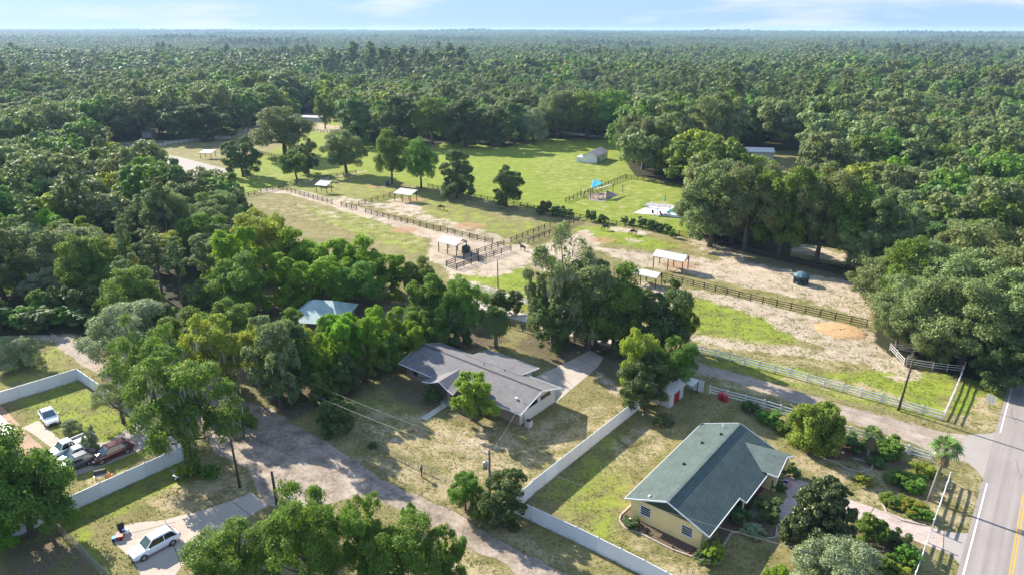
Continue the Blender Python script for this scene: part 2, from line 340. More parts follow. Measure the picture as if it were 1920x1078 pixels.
def axis(lo, hi, step, outer, k=1.16):
    a = list(np.arange(lo, hi, step)); s = step
    l = []; x = lo
    while x > -outer: s *= k; x -= s; l.append(x)
    s = step; x = a[-1]; r_ = []
    while x < outer: s *= k; x += s; r_.append(x)
    return np.array(l[::-1] + a + r_)
def build_ground():
    ys = list(np.arange(36, 130, 0.5)); s = 0.5
    while ys[-1] < 340: s *= 1.006; ys.append(ys[-1] + s)
    while ys[-1] < 10500: s = min(s * 1.07, 260); ys.append(ys[-1] + s)
    pre = [-400, -100, 0, 20]; ys = np.array(pre + ys)
    xs = axis(-95, 120, 0.6, 8200, 1.035)
    X, Y = np.meshgrid(xs, ys); Z = terrain(X, Y)
    nx, ny = len(xs), len(ys)
    idx = np.arange(nx * ny).reshape(ny, nx)
    F = np.stack([idx[:-1, :-1], idx[:-1, 1:], idx[1:, 1:], idx[1:, :-1]], -1).reshape(-1, 4)
    me = bpy.data.meshes.new('ground')
    me.vertices.add(nx * ny); me.vertices.foreach_set('co', np.stack([X, Y, Z], -1).astype(np.float32).ravel())
    me.loops.add(F.size); me.loops.foreach_set('vertex_index', F.ravel().astype(np.int32))
    me.polygons.add(len(F)); me.polygons.foreach_set('loop_start', (np.arange(len(F)) * 4).astype(np.int32)); me.polygons.foreach_set('loop_total', np.full(len(F), 4, np.int32))
    me.polygons.foreach_set('use_smooth', np.ones(len(F), bool))
    me.update()
    sand = np.zeros(X.shape); dry = np.zeros(X.shape); lush = np.zeros(X.shape); dirt = np.zeros(X.shape); clay = np.zeros(X.shape)
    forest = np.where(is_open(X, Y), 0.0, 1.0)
    far = np.hypot(X, Y)
    def poly(L, q, val=1.0, soft=2.0):
        P = gl(q); np.maximum(L, val * smooth01(sdist(P, X, Y) / soft + 0.5), out=L)
    def stroke(L, q, wd, val=1.0, soft=1.5):
        P = gl(q); np.maximum(L, val * smooth01((wd / 2 - segdist(P, X, Y)) / soft + 0.5), out=L)
    def cut(L, q, soft=2.0, val=1.0):
        P = gl(q); L *= 1 - val * smooth01(sdist(P, X, Y) / soft + 0.5)
    # pastures
    poly(lush, [(420,330),(620,225),(650,240),(760,262),(990,258),(1165,258),(1200,332),(1310,350),(1310,450),(1075,408),(800,352),(660,330),(560,345),(430,372)], 0.92, 6)
    poly(lush, [(500,335),(680,330),(810,360),(960,415),(1060,412),(1000,440),(930,450),(700,380),(600,385)], 0.45, 4)
    poly(lush, [(850,515),(980,500),(1010,530),(1000,585),(870,555)], 0.95, 2)
    poly(lush, [(1290,560),(1440,570),(1500,640),(1420,655),(1290,625)], 0.7, 3)
    poly(lush, [(1070,425),(1150,425),(1280,462),(1220,470),(1100,450)], 0.8, 3)
    poly(lush, [(1560,700),(1700,690),(1800,705),(1765,775),(1600,735)], 0.8, 3)
    poly(lush, [(1330,655),(1560,700),(1760,770),(1760,790),(1480,725),(1310,685)], 0.55, 1.5)
    poly(lush, [(1780,770),(1805,700),(1890,740),(1860,800)], 0.8, 2)
    poly(lush, [(150,940),(300,860),(345,862),(380,920),(250,960),(170,985),(210,1078),(190,1078),(120,1000)], 0.6, 2)
    poly(lush, [(20,760),(140,710),(330,850),(180,920),(60,800)], 0.6, 2)
    poly(lush, [(1010,930),(1180,780),(1190,800),(1160,1000),(1230,1078),(1180,1070)], 0.52, 4)
    poly(lush, [(0,640),(110,640),(140,690),(0,730)], 0.4, 2)
    poly(lush, [(660,740),(760,760),(830,800),(800,840),(690,800)], 0.5, 4)
    # dry grass
    poly(dry, [(640,760),(820,770),(1000,800),(1060,760),(1180,760),(1000,915),(820,880),(690,830)], 0.55, 4)
    poly(dry, [(720,800),(860,800),(960,850),(990,900),(870,880)], 0.8, 4)
    poly(dry, [(250,940),(420,880),(470,930),(330,965)], 0.75, 2)
    poly(dry, [(395,880),(440,860),(470,905),(440,925)], 0.8, 1.5)
    poly(dry, [(160,900),(320,835),(345,850),(180,925)], 0.5, 1.5)
    poly(dry, [(700,840),(860,900),(960,990),(1060,1060),(980,1030),(850,960),(680,860)], 0.75, 2)
    poly(dry, [(760,985),(900,1040),(960,1078),(780,1078)], 0.6, 2)
    poly(dry, [(1170,800),(1260,810),(1230,860),(1120,900)], 0.55, 3)
    poly(dry, [(1180,1000),(1320,1060),(1340,1090),(1200,1078)], 0.45, 2)
    poly(dry, [(1500,800),(1700,880),(1850,900),(1790,1010),(1600,930),(1480,870)], 0.6, 4)
    poly(dry, [(1840,740),(1890,760),(1870,805),(1790,800)], 0.8, 2)
    poly(dry, [(1820,900),(1850,910),(1800,1000),(1770,990)], 0.7, 2)
    poly(dry, [(470,385),(560,370),(700,400),(800,440),(810,480),(700,440)], 0.28, 5)
    poly(lush, [(560,385),(680,400),(800,450),(805,485),(700,450),(600,415)], 0.6, 4)
    poly(dry, [(440,335),(560,290),(640,300),(640,330),(520,345)], 0.2, 5)
    poly(dry, [(1000,290),(1160,300),(1280,360),(1280,430),(1100,400),(1000,340)], 0.22, 10)
    poly(dry, [(1300,500),(1500,540),(1640,590),(1500,560),(1300,520)], 0.7, 2)
    poly(dry, [(1500,700),(1640,720),(1760,780),(1600,745),(1460,710)], 0.5, 2)
    poly(dry, [(1300,620),(1500,650),(1650,690),(1500,690),(1300,650)], 0.5, 2)
    stroke(dry, [(1000,600),(1100,640),(1280,690),(1480,745),(1700,800)], 4, 0.6)
    # sand
    stroke(sand, [(500,358),(560,362),(680,398),(800,437),(880,470)], 5.5, 1.0)
    stroke(sand, [(640,372),(760,398),(860,425),(940,450)], 5, 0.62, 3)
    poly(sand, [(700,385),(740,372),(790,385),(800,400),(760,400)], 0.7, 3)
    poly(sand, [(590,398),(640,392),(640,412)], 0.5, 3)
    poly(sand, [(800,485),(812,440),(840,432),(905,450),(950,462),(985,455),(1000,480),(985,500),(930,520),(850,515)], 0.95, 3)
    poly(sand, [(940,455),(990,470),(1100,430),(1130,455),(1080,470),(1110,520),(1240,530),(1250,560),(1300,590),(1250,610),(1150,560),(1000,500)], 0.88, 3)
    poly(sand, [(1100,462),(1230,475),(1420,495),(1470,505),(1640,535),(1640,605),(1500,560),(1300,515),(1200,500)], 0.92, 4)
    poly(sand, [(1250,535),(1400,560),(1500,590),(1640,620),(1670,660),(1740,705),(1690,705),(1640,690),(1560,660),(1460,620),(1440,600),(1350,570)], 0.9, 3)
    stroke(sand, [(1300,632),(1400,650),(1500,660),(1600,672),(1660,668)], 3.2, 0.9, 2)
    stroke(sand, [(880,572),(1000,545),(1040,530)], 2, 0.3)
    stroke(sand, [(850,520),(940,548),(1060,590)], 2.2, 0.75, 1.5)
    poly(sand, [(1255,440),(1290,445),(1400,470),(1400,500),(1330,480)], 0.6, 4)
    poly(sand, [(1150,425),(1230,435),(1210,442),(1140,432)], 0.8, 2)
    poly(sand, [(1170,447),(1215,452),(1180,458)], 0.7, 2)
    poly(sand, [(1470,470),(1640,510),(1680,500),(1500,455)], 0.7, 4)
    poly(sand, [(595,232),(650,238),(648,250),(590,248)], 0.75, 4)
    poly(sand, [(240,300),(330,292),(345,300),(360,315),(250,345)], 0.6, 4)
    poly(sand, [(1660,705),(1735,700),(1725,712),(1680,718)], 0.75, 1.5)
    poly(sand, [(1460,690),(1475,684),(1490,690),(1475,694)], 0.7, 1)
    poly(sand, [(0,612),(140,612),(175,650),(180,690),(90,640),(0,632)], 0.55, 2)
    poly(sand, [(1115,690),(1175,735),(1160,750),(1120,715)], 0.6, 2)
    poly(sand, [(1180,305),(1300,312),(1300,330),(1210,328)], 0.35, 3)
    stroke(sand, [(560,342),(640,330),(680,322)], 3, 0.7, 2)
    poly(sand, [(445,240),(470,232),(480,250),(445,255)], 0.6, 3)
    poly(sand, [(650,770),(700,790),(760,830),(720,830),(670,800)], 0.32, 3)
    poly(sand, [(860,800),(960,840),(940,860),(840,820)], 0.35, 3)
    # leaf litter and bare soil
    poly(dirt, [(400,600),(560,560),(700,560),(890,600),(960,640),(760,680),(650,740),(540,790),(440,700)], 0.9, 3)
    poly(dirt, [(745,705),(800,730),(850,760),(820,780),(740,750),(715,715)], 0.8, 2.5)
    poly(dirt, [(840,780),(870,775),(960,810),(930,815)], 0.55, 1.5)
    poly(dirt, [(1000,620),(1100,625),(1180,680),(1160,720),(1120,700),(1040,690),(960,650)], 0.75, 3)
    poly(dirt, [(240,720),(440,700),(480,760),(400,830),(290,780)], 0.7, 3)
    poly(dirt, [(1400,480),(1640,512),(1640,560),(1500,545),(1400,510)], 0.6, 4)
    poly(dirt, [(0,1040),(120,990),(200,1078),(0,1100)], 0.6, 2)
    poly(dirt, [(845,925),(1000,930),(960,990),(880,970)], 0.85, 2)
    poly(dirt, [(1210,310),(1300,312),(1300,345),(1220,330)], 0.6, 3)
    poly(dirt, [(1225,770),(1265,775),(1275,795),(1240,800)], 0.7, 1)
    poly(dirt, [(1370,760),(1480,790),(1530,840),(1640,850),(1720,870),(1690,890),(1560,860),(1470,820)], 0.75, 1.5)
    poly(dirt, [(1660,890),(1760,900),(1740,980),(1670,950)], 0.6, 1.5)
    poly(dirt, [(1600,990),(1660,960),(1740,1010),(1700,1078),(1620,1078),(1580,1040)], 0.6, 1.5)
    # clay rolls
    for q, r_ in (((758,431), 3.6), ((1150,402), 0), ((880,424), 4.0), ((775,375), 3.5), ((1276,497), 3.5), ((705,350), 2.5), ((1130,450), 3)):
        if r_: P = g(*q); clay = np.maximum(clay, smooth01((r_ - np.hypot((X-P.x)*0.8, Y-P.y)) / 2 + 0.3) * 0.85)
    big = smooth01((far - 330) / 60)
    forest = np.maximum(forest, 0)
    c1 = np.stack([sand, dry, lush, np.ones_like(sand)], -1).astype(np.float32)
    c2 = np.stack([dirt, clay, forest, np.ones_like(sand)], -1).astype(np.float32)
    for nm, c in (('cover_a', c1), ('cover_b', c2)):
        at = me.attributes.new(nm, 'FLOAT_COLOR', 'POINT'); at.data.foreach_set('color', c.ravel())
    m, t, b = nodes('ground_cover', 0.95); b.inputs['Specular IOR Level'].default_value = 0.1
    geo = N(t, 'ShaderNodeNewGeometry').outputs['Position']
    n1 = noise(t, 0.05, 5, geo); n2 = noise(t, 0.35, 6, geo, 0.65); n3 = noise(t, 2.6, 5, geo, 0.7); n4 = noise(t, 9.0, 3, geo, 0.7)
    def sep(nm):
        a = N(t, 'ShaderNodeAttribute', attribute_name=nm); s = t.nodes.new('ShaderNodeSeparateColor'); t.links.new(a.outputs['Color'], s.inputs[0]); return s.outputs
    ca, cb = sep('cover_a'), sep('cover_b')
    def mask(f, k=1.1, nsrc=None, gain=3.2):
        q = mth(t, 'MULTIPLY', mth(t, 'SUBTRACT', nsrc or nn, 0.5), k)
        q = mth(t, 'ADD', q, f)
        q = mth(t, 'MULTIPLY', mth(t, 'SUBTRACT', q, 0.5), gain)
        return mth(t, 'MULTIPLY', mth(t, 'ADD', q, 0.5, True), mth(t, 'MULTIPLY', f, 4.0, True), True)
    nn = mth(t, 'ADD', mth(t, 'MULTIPLY', n2, 0.65), mth(t, 'MULTIPLY', n3, 0.35))
    nn2 = mth(t, 'ADD', mth(t, 'MULTIPLY', n2, 0.36), mth(t, 'ADD', mth(t, 'MULTIPLY', n3, 0.38), mth(t, 'MULTIPLY', n4, 0.34)))
    grass = ramp(t, nn2, [(0.38, (0.105, 0.110, 0.030)), (0.5, (0.212, 0.190, 0.070)), (0.60, (0.350, 0.290, 0.140))])
    lushc = ramp(t, nn2, [(0.38, (0.110, 0.165, 0.016)), (0.5, (0.205, 0.265, 0.030)), (0.61, (0.320, 0.355, 0.058))])
    dryc = ramp(t, nn2, [(0.39, (0.170, 0.140, 0.062)), (0.5, (0.340, 0.265, 0.138)), (0.62, (0.520, 0.420, 0.260))])
    sandc = ramp(t, nn2, [(0.39, (0.250, 0.180, 0.115)), (0.48, (0.410, 0.312, 0.225)), (0.60, (0.620, 0.505, 0.395))])
    dirtc = ramp(t, nn2, [(0.38, (0.075, 0.058, 0.040)), (0.54, (0.150, 0.118, 0.080)), (0.68, (0.300, 0.235, 0.165))])
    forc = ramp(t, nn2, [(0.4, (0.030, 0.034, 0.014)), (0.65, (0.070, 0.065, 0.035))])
    c = mix(t, mask(ca[2], 3.5, None, 2.2), grass, lushc)
    c = mix(t, mask(ca[1], 4.5, None, 2.2), c, dryc)
    c = mix(t, mth(t, 'MULTIPLY', mask(cb[0], 3.0, None, 2.4), 0.92), c, dirtc)
    c = mix(t, mask(ca[0], 4.4, None, 2.6), c, sandc)
    c = mix(t, mth(t, 'MULTIPLY', mask(cb[1], 4.0, None, 1.8), 0.75), c, (0.46, 0.26, 0.15))
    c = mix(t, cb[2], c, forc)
    c = mix(t, 1.0, c, ramp(t, n1, [(0.3, (0.68, 0.70, 0.68)), (0.7, (0.84, 0.84, 0.84))]), 'MULTIPLY')
    t.links.new(c, b.inputs['Base Color'])
    bump(t, b, nn2, 0.6, 0.35)
    me.materials.append(m)
    tag(link('ground', me), kind='structure')
build_ground()

# ---- sheets on the ground (roads, drives, paths)
def ground_mat(name, stops, s1=0.3, s2=4.0, bmp=0.3, rough=0.9, track=0):
    m, t, b = nodes(name, rough); b.inputs['Specular IOR Level'].default_value = 0.2
    geo = N(t, 'ShaderNodeNewGeometry').outputs['Position']
    f = mth(t, 'ADD', mth(t, 'MULTIPLY', noise(t, s1, 6, geo, 0.65), 0.55), mth(t, 'MULTIPLY', noise(t, s2, 5, geo, 0.7), 0.45))
    stops = [(p_, tuple(k * 0.80 for k in c_)) for p_, c_ in stops]
    col = ramp(t, f, stops)
    if track:
        vr_ = N(t, 'ShaderNodeVectorRotate', rotation_type='Z_AXIS'); vr_.inputs['Angle'].default_value = -A0; t.links.new(geo, vr_.inputs['Vector']); mp_ = N(t, 'ShaderNodeMapping'); mp_.inputs['Scale'].default_value = (1.1, 0.02, 0) if track == 1 else (0.05, 0.9, 0); t.links.new(vr_.outputs[0], mp_.inputs[0])
        col = mix(t, 1.0, col, ramp(t, noise(t, 1.0, 5, mp_.outputs[0], 0.6), [(0.36, (0.82, 0.81, 0.81)), (0.62, (1.04, 1.03, 1.03))]), 'MULTIPLY')
    t.links.new(col, b.inputs['Base Color']); bump(t, b, noise(t, s2 * 2, 4, geo), bmp, 0.05)
ground_mat('asphalt', [(0.36, (0.320, 0.280, 0.262)), (0.64, (0.400, 0.355, 0.335))], 0.15, 5, track=1)
ground_mat('apron', [(0.36, (0.350, 0.305, 0.280)), (0.64, (0.430, 0.380, 0.350))], 0.2, 5)
ground_mat('old_road', [(0.38, (0.190, 0.148, 0.110)), (0.48, (0.325, 0.262, 0.205)), (0.60, (0.500, 0.415, 0.335))], 0.4, 2.2, track=2)
ground_mat('gravel', [(0.38, (0.270, 0.212, 0.165)), (0.62, (0.520, 0.430, 0.355))], 0.5, 3.0, track=2)
ground_mat('gravel_white', [(0.36, (0.520, 0.450, 0.380)), (0.64, (0.720, 0.650, 0.570))], 0.5, 3.0)
ground_mat('drive_concrete', [(0.36, (0.440, 0.370, 0.305)), (0.64, (0.560, 0.480, 0.400))], 0.3, 2.0, 0.1)
ground_mat('drive_grey', [(0.34, (0.300, 0.260, 0.235)), (0.6, (0.460, 0.405, 0.365))], 0.4, 2.0, 0.1)
ground_mat('arena_sand', [(0.36, (0.330, 0.290, 0.260)), (0.64, (0.420, 0.370, 0.335))], 0.3, 2.0, 0.1)
ground_mat('far_field', [(0.36, (0.300, 0.330, 0.150)), (0.64, (0.520, 0.520, 0.330))], 0.02, 0.2, 0.0)
simple('line_white', (0.78, 0.77, 0.74), 0.7, 0.06, 2.0); simple('line_yellow', (0.72, 0.40, 0.06), 0.7, 0.08, 2.0)
rgx = random.Random(5)
def ragged(pts, step=1.2, amp=0.12, seed=1):
    rr = random.Random(seed); o = []
    n = len(pts)
    for i in range(n):
        a = Vector(pts[i]); b = Vector(pts[(i+1) % n]); L = (b-a).length; k = max(1, int(L / step)); nr = Vector((-(b-a).y, (b-a).x, 0)).normalized()
        for j in range(k):
            o.append(a.lerp(b, j / k) + nr * (rr.gauss(0, amp) if j else 0))
    return o
SHEETS = []
def sheet(name, pts, mat, z=0.008, amp=0.0, seed=1, step=1.2):
    P = [Vector((p[0], p[1], 0)) for p in pts]; SHEETS.append([tuple(p[:2]) for p in P])
    if amp: P = ragged(P, step, amp, seed)
    from mathutils.geometry import tessellate_polygon
    tris = tessellate_polygon([P]); F = []
    for a, b_, c in tris:
        cr_ = (P[b_] - P[a]).cross(P[c] - P[a]).z
        if abs(cr_) > 1e-9: F.append((a, b_, c) if cr_ > 0 else (a, c, b_))
    me = bpy.data.meshes.new(name); me.from_pydata([(p.x, p.y, z) for p in P], [], F); me.materials.append(MATS[mat]); me.update()
    return tag(link(name, me), kind='structure')
def strip(pts, wd):
    P = [Vector((p[0], p[1], 0)) for p in pts]; L = []; Rr = []
    for i, p in enumerate(P):
        d = (P[min(i+1, len(P)-1)] - P[max(i-1, 0)]).normalized(); n = Vector((-d.y, d.x, 0)); ww = wd[i] if hasattr(wd, '__len__') else wd
        L.append(p + n * ww / 2); Rr.append(p - n * ww / 2)
    return L + Rr[::-1]
# highway along v, its left white line at u=1.05, double yellow at 4.6
sheet('road', [W(0.55, 20), W(0.55, 520), W(9.0, 520), W(9.0, 20)], 'asphalt', 0.020)
sheet('road_marking', [W(0.97, 20), W(0.97, 87.6), W(1.13, 87.6), W(1.13, 20)], 'line_white', 0.026)
sheet('road_marking', [W(0.97, 101.5), W(0.97, 520), W(1.13, 520), W(1.13, 101.5)], 'line_white', 0.026)
for uu in (4.50, 4.76): sheet('road_marking', [W(uu, 20), W(uu, 88), W(uu + 0.12, 88), W(uu + 0.12, 20)], 'line_yellow', 0.026)
for uu in (4.50, 4.76): sheet('road_marking', [W(uu, 101), W(uu, 520), W(uu + 0.12, 520), W(uu + 0.12, 101)], 'line_yellow', 0.026)
sheet('lane', strip(gl([(1818,842),(1770,832),(1700,808),(1600,778),(1480,739),(1400,714),(1310,689),(1240,668),(1160,645)]), [7.5,6.5,5.0,4.2,3.6,3.4,3.3,3.2,3.2]), 'gravel', 0.008, 0.16, 3)
sheet('lane', strip(gl([(1165,648),(1120,634),(1060,618),(1010,602),(960,590),(900,572),(850,556)]), 3.4), 'gravel_white', 0.012, 0.14, 4)
sheet('lane_mouth', gl([(1878,806),(1858,812),(1815,815),(1806,830),(1800,848),(1812,866),(1828,878),(1848,900),(1855,905),(1885,830)]), 'apron', 0.016, 0.08, 5)
sheet('street', gl([(1080,1078),(1053,1071),(980,1038),(915,1000),(859,963),(800,937),(743,911),(690,880),(640,847),(613,826),(575,808),(540,789),(508,764),(480,758),(460,752),(430,728),(400,722),(330,722),(262,718),
          (250,745),(290,770),(350,775),(400,800),(392,828),(400,846),(440,868),(466,880),(478,912),(500,944),(520,953),(600,949),(645,936),(684,931),(743,951),(826,998),(885,1031),(965,1076),(1000,1110),(1150,1110)]), 'old_road', 0.008, 0.2, 6)
sheet('track', gl([(90,622),(130,640),(170,668),(215,700),(270,728),(262,745),(200,712),(150,682),(110,650)]), 'gravel', 0.006, 0.25, 7)
sheet('driveway', gl([(211,1015),(222,990),(243,981),(309,974),(387,954),(436,938),(471,922),(503,947),(468,967),(420,1005),(366,1043),(340,1062),(320,1090),(270,1090),(251,1054),(230,1032)]), 'drive_concrete', 0.018, 0.03, 8)
sheet('driveway', gl([(1107,656),(1132,671),(1118,690),(1085,718),(1043,754),(1008,757),(985,720),(1008,704),(1060,680)]), 'drive_concrete', 0.012, 0.03, 9)
sheet('driveway', gl([(200,828),(256,793),(270,793),(318,822),(180,878),(100,905),(100,860),(150,830)]), 'drive_grey', 0.012, 0.03, 10)
sheet('garden_path', gl([(40,802),(72,788),(118,828),(160,880),(130,890),(96,838),(60,812)]), 'drive_concrete', 0.016, 0.02, 11)
sheet('patio', gl([(-60,742),(4,762),(60,820),(115,870),(80,890),(-60,860)]), 'paver_brown', 0.010)
sheet('garden_path', gl([(1460,893),(1480,893),(1518,905),(1500,930),(1475,990),(1455,984),(1400,960),(1412,950),(1450,960),(1462,945),(1478,930),(1462,905)]), 'paver', 0.012)
sheet('driveway', [g(1512,908), g(1770,996), g(1768,1033), g(1640,985), g(1500,935)], 'paver', 0.010)
sheet('road_apron', gl([(1770,996),(1790,998),(1830,1000),(1825,1040),(1808,1078),(1800,1060),(1785,1040),(1767,1033)]), 'apron', 0.014, 0.04, 13)
sheet('arena', gl([(318,292),(345,297),(442,322),(400,331),(330,338),(240,350),(240,310)]), 'arena_sand', 0.010, 0.1, 14)
sheet('pool_deck', gl([(1188,399.5),(1216,387),(1330,385),(1345,410),(1290,410),(1240,405)]), 'line_white', 0.03)
for h in [HOLES[3], HOLES[4], HOLES[6], HOLES[7]]: 
    P = [Vector((p.x, p.y, 0)) for p in h]; zz = float(terrain(P[0].x, P[0].y))
    o = sheet('field', P, 'far_field', 0.0); o.location.z = zz + 0.6

simple('joint_dark', (0.12, 0.10, 0.09), 0.95, 0.1)
for a_, c_ in (((436,940),(470,966)), ((309,975),(340,1061)), ((243,1000),(330,978)), ((1085,672),(1118,690)), ((1040,695),(1075,724)), ((366,1043),(340,1010)), ((1640,948),(1622,980)), ((1770,996),(1768,1033))):
    A_, B_ = g(*a_), g(*c_); n_ = Vector((-(B_ - A_).y, (B_ - A_).x, 0)).normalized() * 0.035
    sheet('pavement_joint', [A_ - n_, B_ - n_, B_ + n_, A_ + n_], 'joint_dark', 0.024); SHEETS.pop()
rc_ = random.Random(12)
for k_ in range(9):
    u_ = rc_.uniform(1.4, 8.2); v_ = rc_.uniform(50, 130); pts_ = [W(u_, v_)]
    for q_ in range(6): u_ += rc_.uniform(-.35, .35); v_ += rc_.uniform(.3, 1.1); pts_.append(W(u_, v_))
    sheet('road_crack', strip(pts_, 0.045), 'joint_dark', 0.0235); SHEETS.pop()
# ---------------------------------------------------------------- foliage
def rdir(rg, n):
    v = rg.normal(size=(n, 3)); return v / np.linalg.norm(v, axis=1, keepdims=True)
def leaf_mesh(name, P, Nn, S, mat, rg, aspect=0.62, mi=None, mats=None, droop=None):
    n = len(P); Nn = Nn / (np.linalg.norm(Nn, axis=1, keepdims=True) + 1e-9)
    r_ = rdir(rg, n); T = np.cross(Nn, r_); T /= np.linalg.norm(T, axis=1, keepdims=True) + 1e-9
    if droop is not None: T = np.where(np.isnan(droop), T, droop)
    B = np.cross(Nn, T); B /= np.linalg.norm(B, axis=1, keepdims=True) + 1e-9
    S = S[:, None]; bend = Nn * S * 0.18
    V = np.stack([P + T*S, P + B*S*aspect - bend, P - T*S, P - B*S*aspect - bend], 1).reshape(-1, 3)
    me = bpy.data.meshes.new(name)
    me.vertices.add(4*n); me.vertices.foreach_set('co', V.astype(np.float32).ravel())
    me.loops.add(4*n); me.loops.foreach_set('vertex_index', np.arange(4*n, dtype=np.int32))
    me.polygons.add(n); me.polygons.foreach_set('loop_start', np.arange(0, 4*n, 4, dtype=np.int32)); me.polygons.foreach_set('loop_total', np.full(n, 4, np.int32))
    for m in (mats or [mat]): me.materials.append(MATS[m])
    if mi is not None: me.polygons.foreach_set('material_index', mi.astype(np.int32))
    a = me.attributes.new('rnd', 'FLOAT', 'FACE'); a.data.foreach_set('value', rg.random(n).astype(np.float32))
    me.update(); return me
def prim_lobes(rg, shape, n):
    """big limbs' masses of a unit tree (height 1, radius 0.5): centre, radius"""
    C_ = []; Rr = []; ga = rg.random() * 6.283
    Z = {'round': (0.30, 0.82, 0.50), 'low': (0.14, 0.80, 0.38), 'open': (0.36, 0.86, 0.60), 'shrub': (0.2, 0.75, 0.4), 'tall': (0.16, 0.88, 0.48), 'bush': (0.16, 0.66, 0.36)}
    for i in range(n):
        a = ga + i * 2.39996 + rg.uniform(-.35, .35); t = (i + 0.5) / n
        if shape in Z:
            z0, z1, zc = Z[shape]; z = z0 + (z1 - z0) * t + rg.uniform(-.05, .05)
            hz = (z1 + .10 - zc) if z > zc else (zc - z0 + .16); q = max(0.03, 1 - ((z - zc) / hz) ** 2) ** 0.5
            rr = 0.33 * q * rg.uniform(0.55, 1.12); r = rg.uniform(0.12, 0.215) * (0.85 if shape in ('open', 'tall') else 1.0)
        elif shape == 'cone':
            z = 0.12 + 0.80 * t; rr = 0.36 * (1 - (z / 1.02) ** 1.5) * rg.uniform(0.6, 1.1); r = rg.uniform(0.10, 0.16) * (1.15 - 0.7 * z)
        elif shape == 'egg':
            z = 0.10 + 0.82 * t; rr = 0.36 * max(0.02, 1 - abs((z - 0.30) / 0.68) ** 1.9) ** 0.75 * rg.uniform(0.82, 1.0); r = rg.uniform(0.10, 0.13) * (1.15 - 0.55 * z)
        else:  # pine
            z = 0.48 + 0.44 * t; rr = 0.30 * (1.05 - ((z - 0.55) / 0.5) ** 2) * rg.uniform(0.3, 1.1); r = rg.uniform(0.07, 0.12)
        C_.append((rr * math.cos(a), rr * math.sin(a), z)); Rr.append(r)
    return np.array(C_), np.array(Rr)
def crown_mesh(name, seed, shape, R_, H_, nl, per, ls, mat, fill=0.10, jag=0.0, aspect=0.58, sub=7, moss=0, rough=0.62):
    """nl masses, each broken into sub puffs of about per leaves"""
    rg = np.random.default_rng(seed)
    Cc, Lr = prim_lobes(rg, shape, nl); sx = R_ / 0.5; sz = H_
    a0, a1 = rg.uniform(0.84, 1.16, 2); a1 = min(a1, 2.0 - a0 + .12)
    Cw = Cc * np.array([sx * a0, sx * a1, sz]); rad = Lr * (sx * 0.6 + sz * 0.4)
    k = rg.integers(0, nl, max(2, nl // 7)); ctr = np.array([0, 0, Cw[:, 2].mean() * 0.92])
    Cw[k] += (Cw[k] - ctr) * rg.uniform(0.08, 0.24, (len(k), 1)); rad[k] *= 0.75
    P = []; Nn = []; S = []; SC = []; SR = []
    for c, r in zip(Cw, rad):
        o = (c - ctr); o = o / (np.linalg.norm(o) + 1e-6); ns = max(3, int(sub * rg.uniform(.8, 1.3)))
        d1 = rdir(rg, ns) + o * 0.55 + np.array([0, 0, 0.35]); d1 /= np.linalg.norm(d1, axis=1, keepdims=True)
        for dd_ in d1:
            rs = r * rg.uniform(0.30, 0.58); cs = c + dd_ * r * rg.uniform(0.55, 0.95) * np.array([1, 1, 0.8]); SC.append(cs); SR.append(rs)
            m = max(5, int(per * (rs / (rad.mean() * .44)) ** 2 * rg.uniform(0.65, 1.25)))
            d = rdir(rg, m) + dd_ * 0.35 + np.array([0, 0, 0.30]); d /= np.linalg.norm(d, axis=1, keepdims=True)
            q = 0.45 + 0.65 * rg.random((m, 1)) ** 0.8 + (rg.random((m, 1)) < 0.12) * 0.22
            P.append(cs + d * rs * q * np.array([1, 1, 0.82])); Nn.append(d * 0.66 + rdir(rg, m) * rough + np.array([0, 0, 0.12])); S.append(ls * rg.uniform(0.5, 1.35, m))
    nf = int(nl * sub * per * fill)
    if nf:
        j = rg.integers(0, nl, nf); P.append(ctr + (Cw[j] - ctr) * rg.uniform(0.3, 0.95, (nf, 1)) + rg.normal(size=(nf, 3)) * R_ * 0.06)
        Nn.append(rdir(rg, nf)); S.append(ls * rg.uniform(1.3, 2.2, nf))
    SC = np.array(SC); SR = np.array(SR); P = np.concatenate(P); Nn = np.concatenate(Nn); S = np.concatenate(S)
    if not moss: return leaf_mesh(name, P, Nn, S, mat, rg, aspect), SC, SR
    n0 = len(P); Tn = np.full((n0, 3), np.nan); asp = np.full((n0, 1), aspect)
    j = rg.integers(0, len(SC), moss); d = rdir(rg, moss); d[:, 2] = -np.abs(d[:, 2]) * 0.7
    Q = SC[j] + d * SR[j][:, None]; ln = rg.uniform(0.3, 1.0, moss) * 0.75; Q[:, 2] -= ln * 0.6
    # strands hang in bundles of four
    Q = np.repeat(Q, 4, 0) + rg.normal(size=(moss * 4, 3)) * 0.10; ln = np.repeat(ln, 4) * rg.uniform(.6, 1.1, moss * 4); m4 = moss * 4
    P = np.concatenate([P, Q]); Nn = np.concatenate([Nn, np.stack([rg.normal(size=m4), rg.normal(size=m4), np.zeros(m4)], 1)]); S = np.concatenate([S, ln])
    Tn = np.concatenate([Tn, np.tile([[0, 0, 1.0]], (m4, 1)) + rg.normal(size=(m4, 3)) * 0.08]); asp = np.concatenate([asp, np.full((m4, 1), 0.09)])
    return leaf_mesh(name, P, Nn, S, mat, rg, asp, mi=(np.arange(len(P)) >= n0), mats=[mat, 'leaf_moss'], droop=Tn), SC, SR
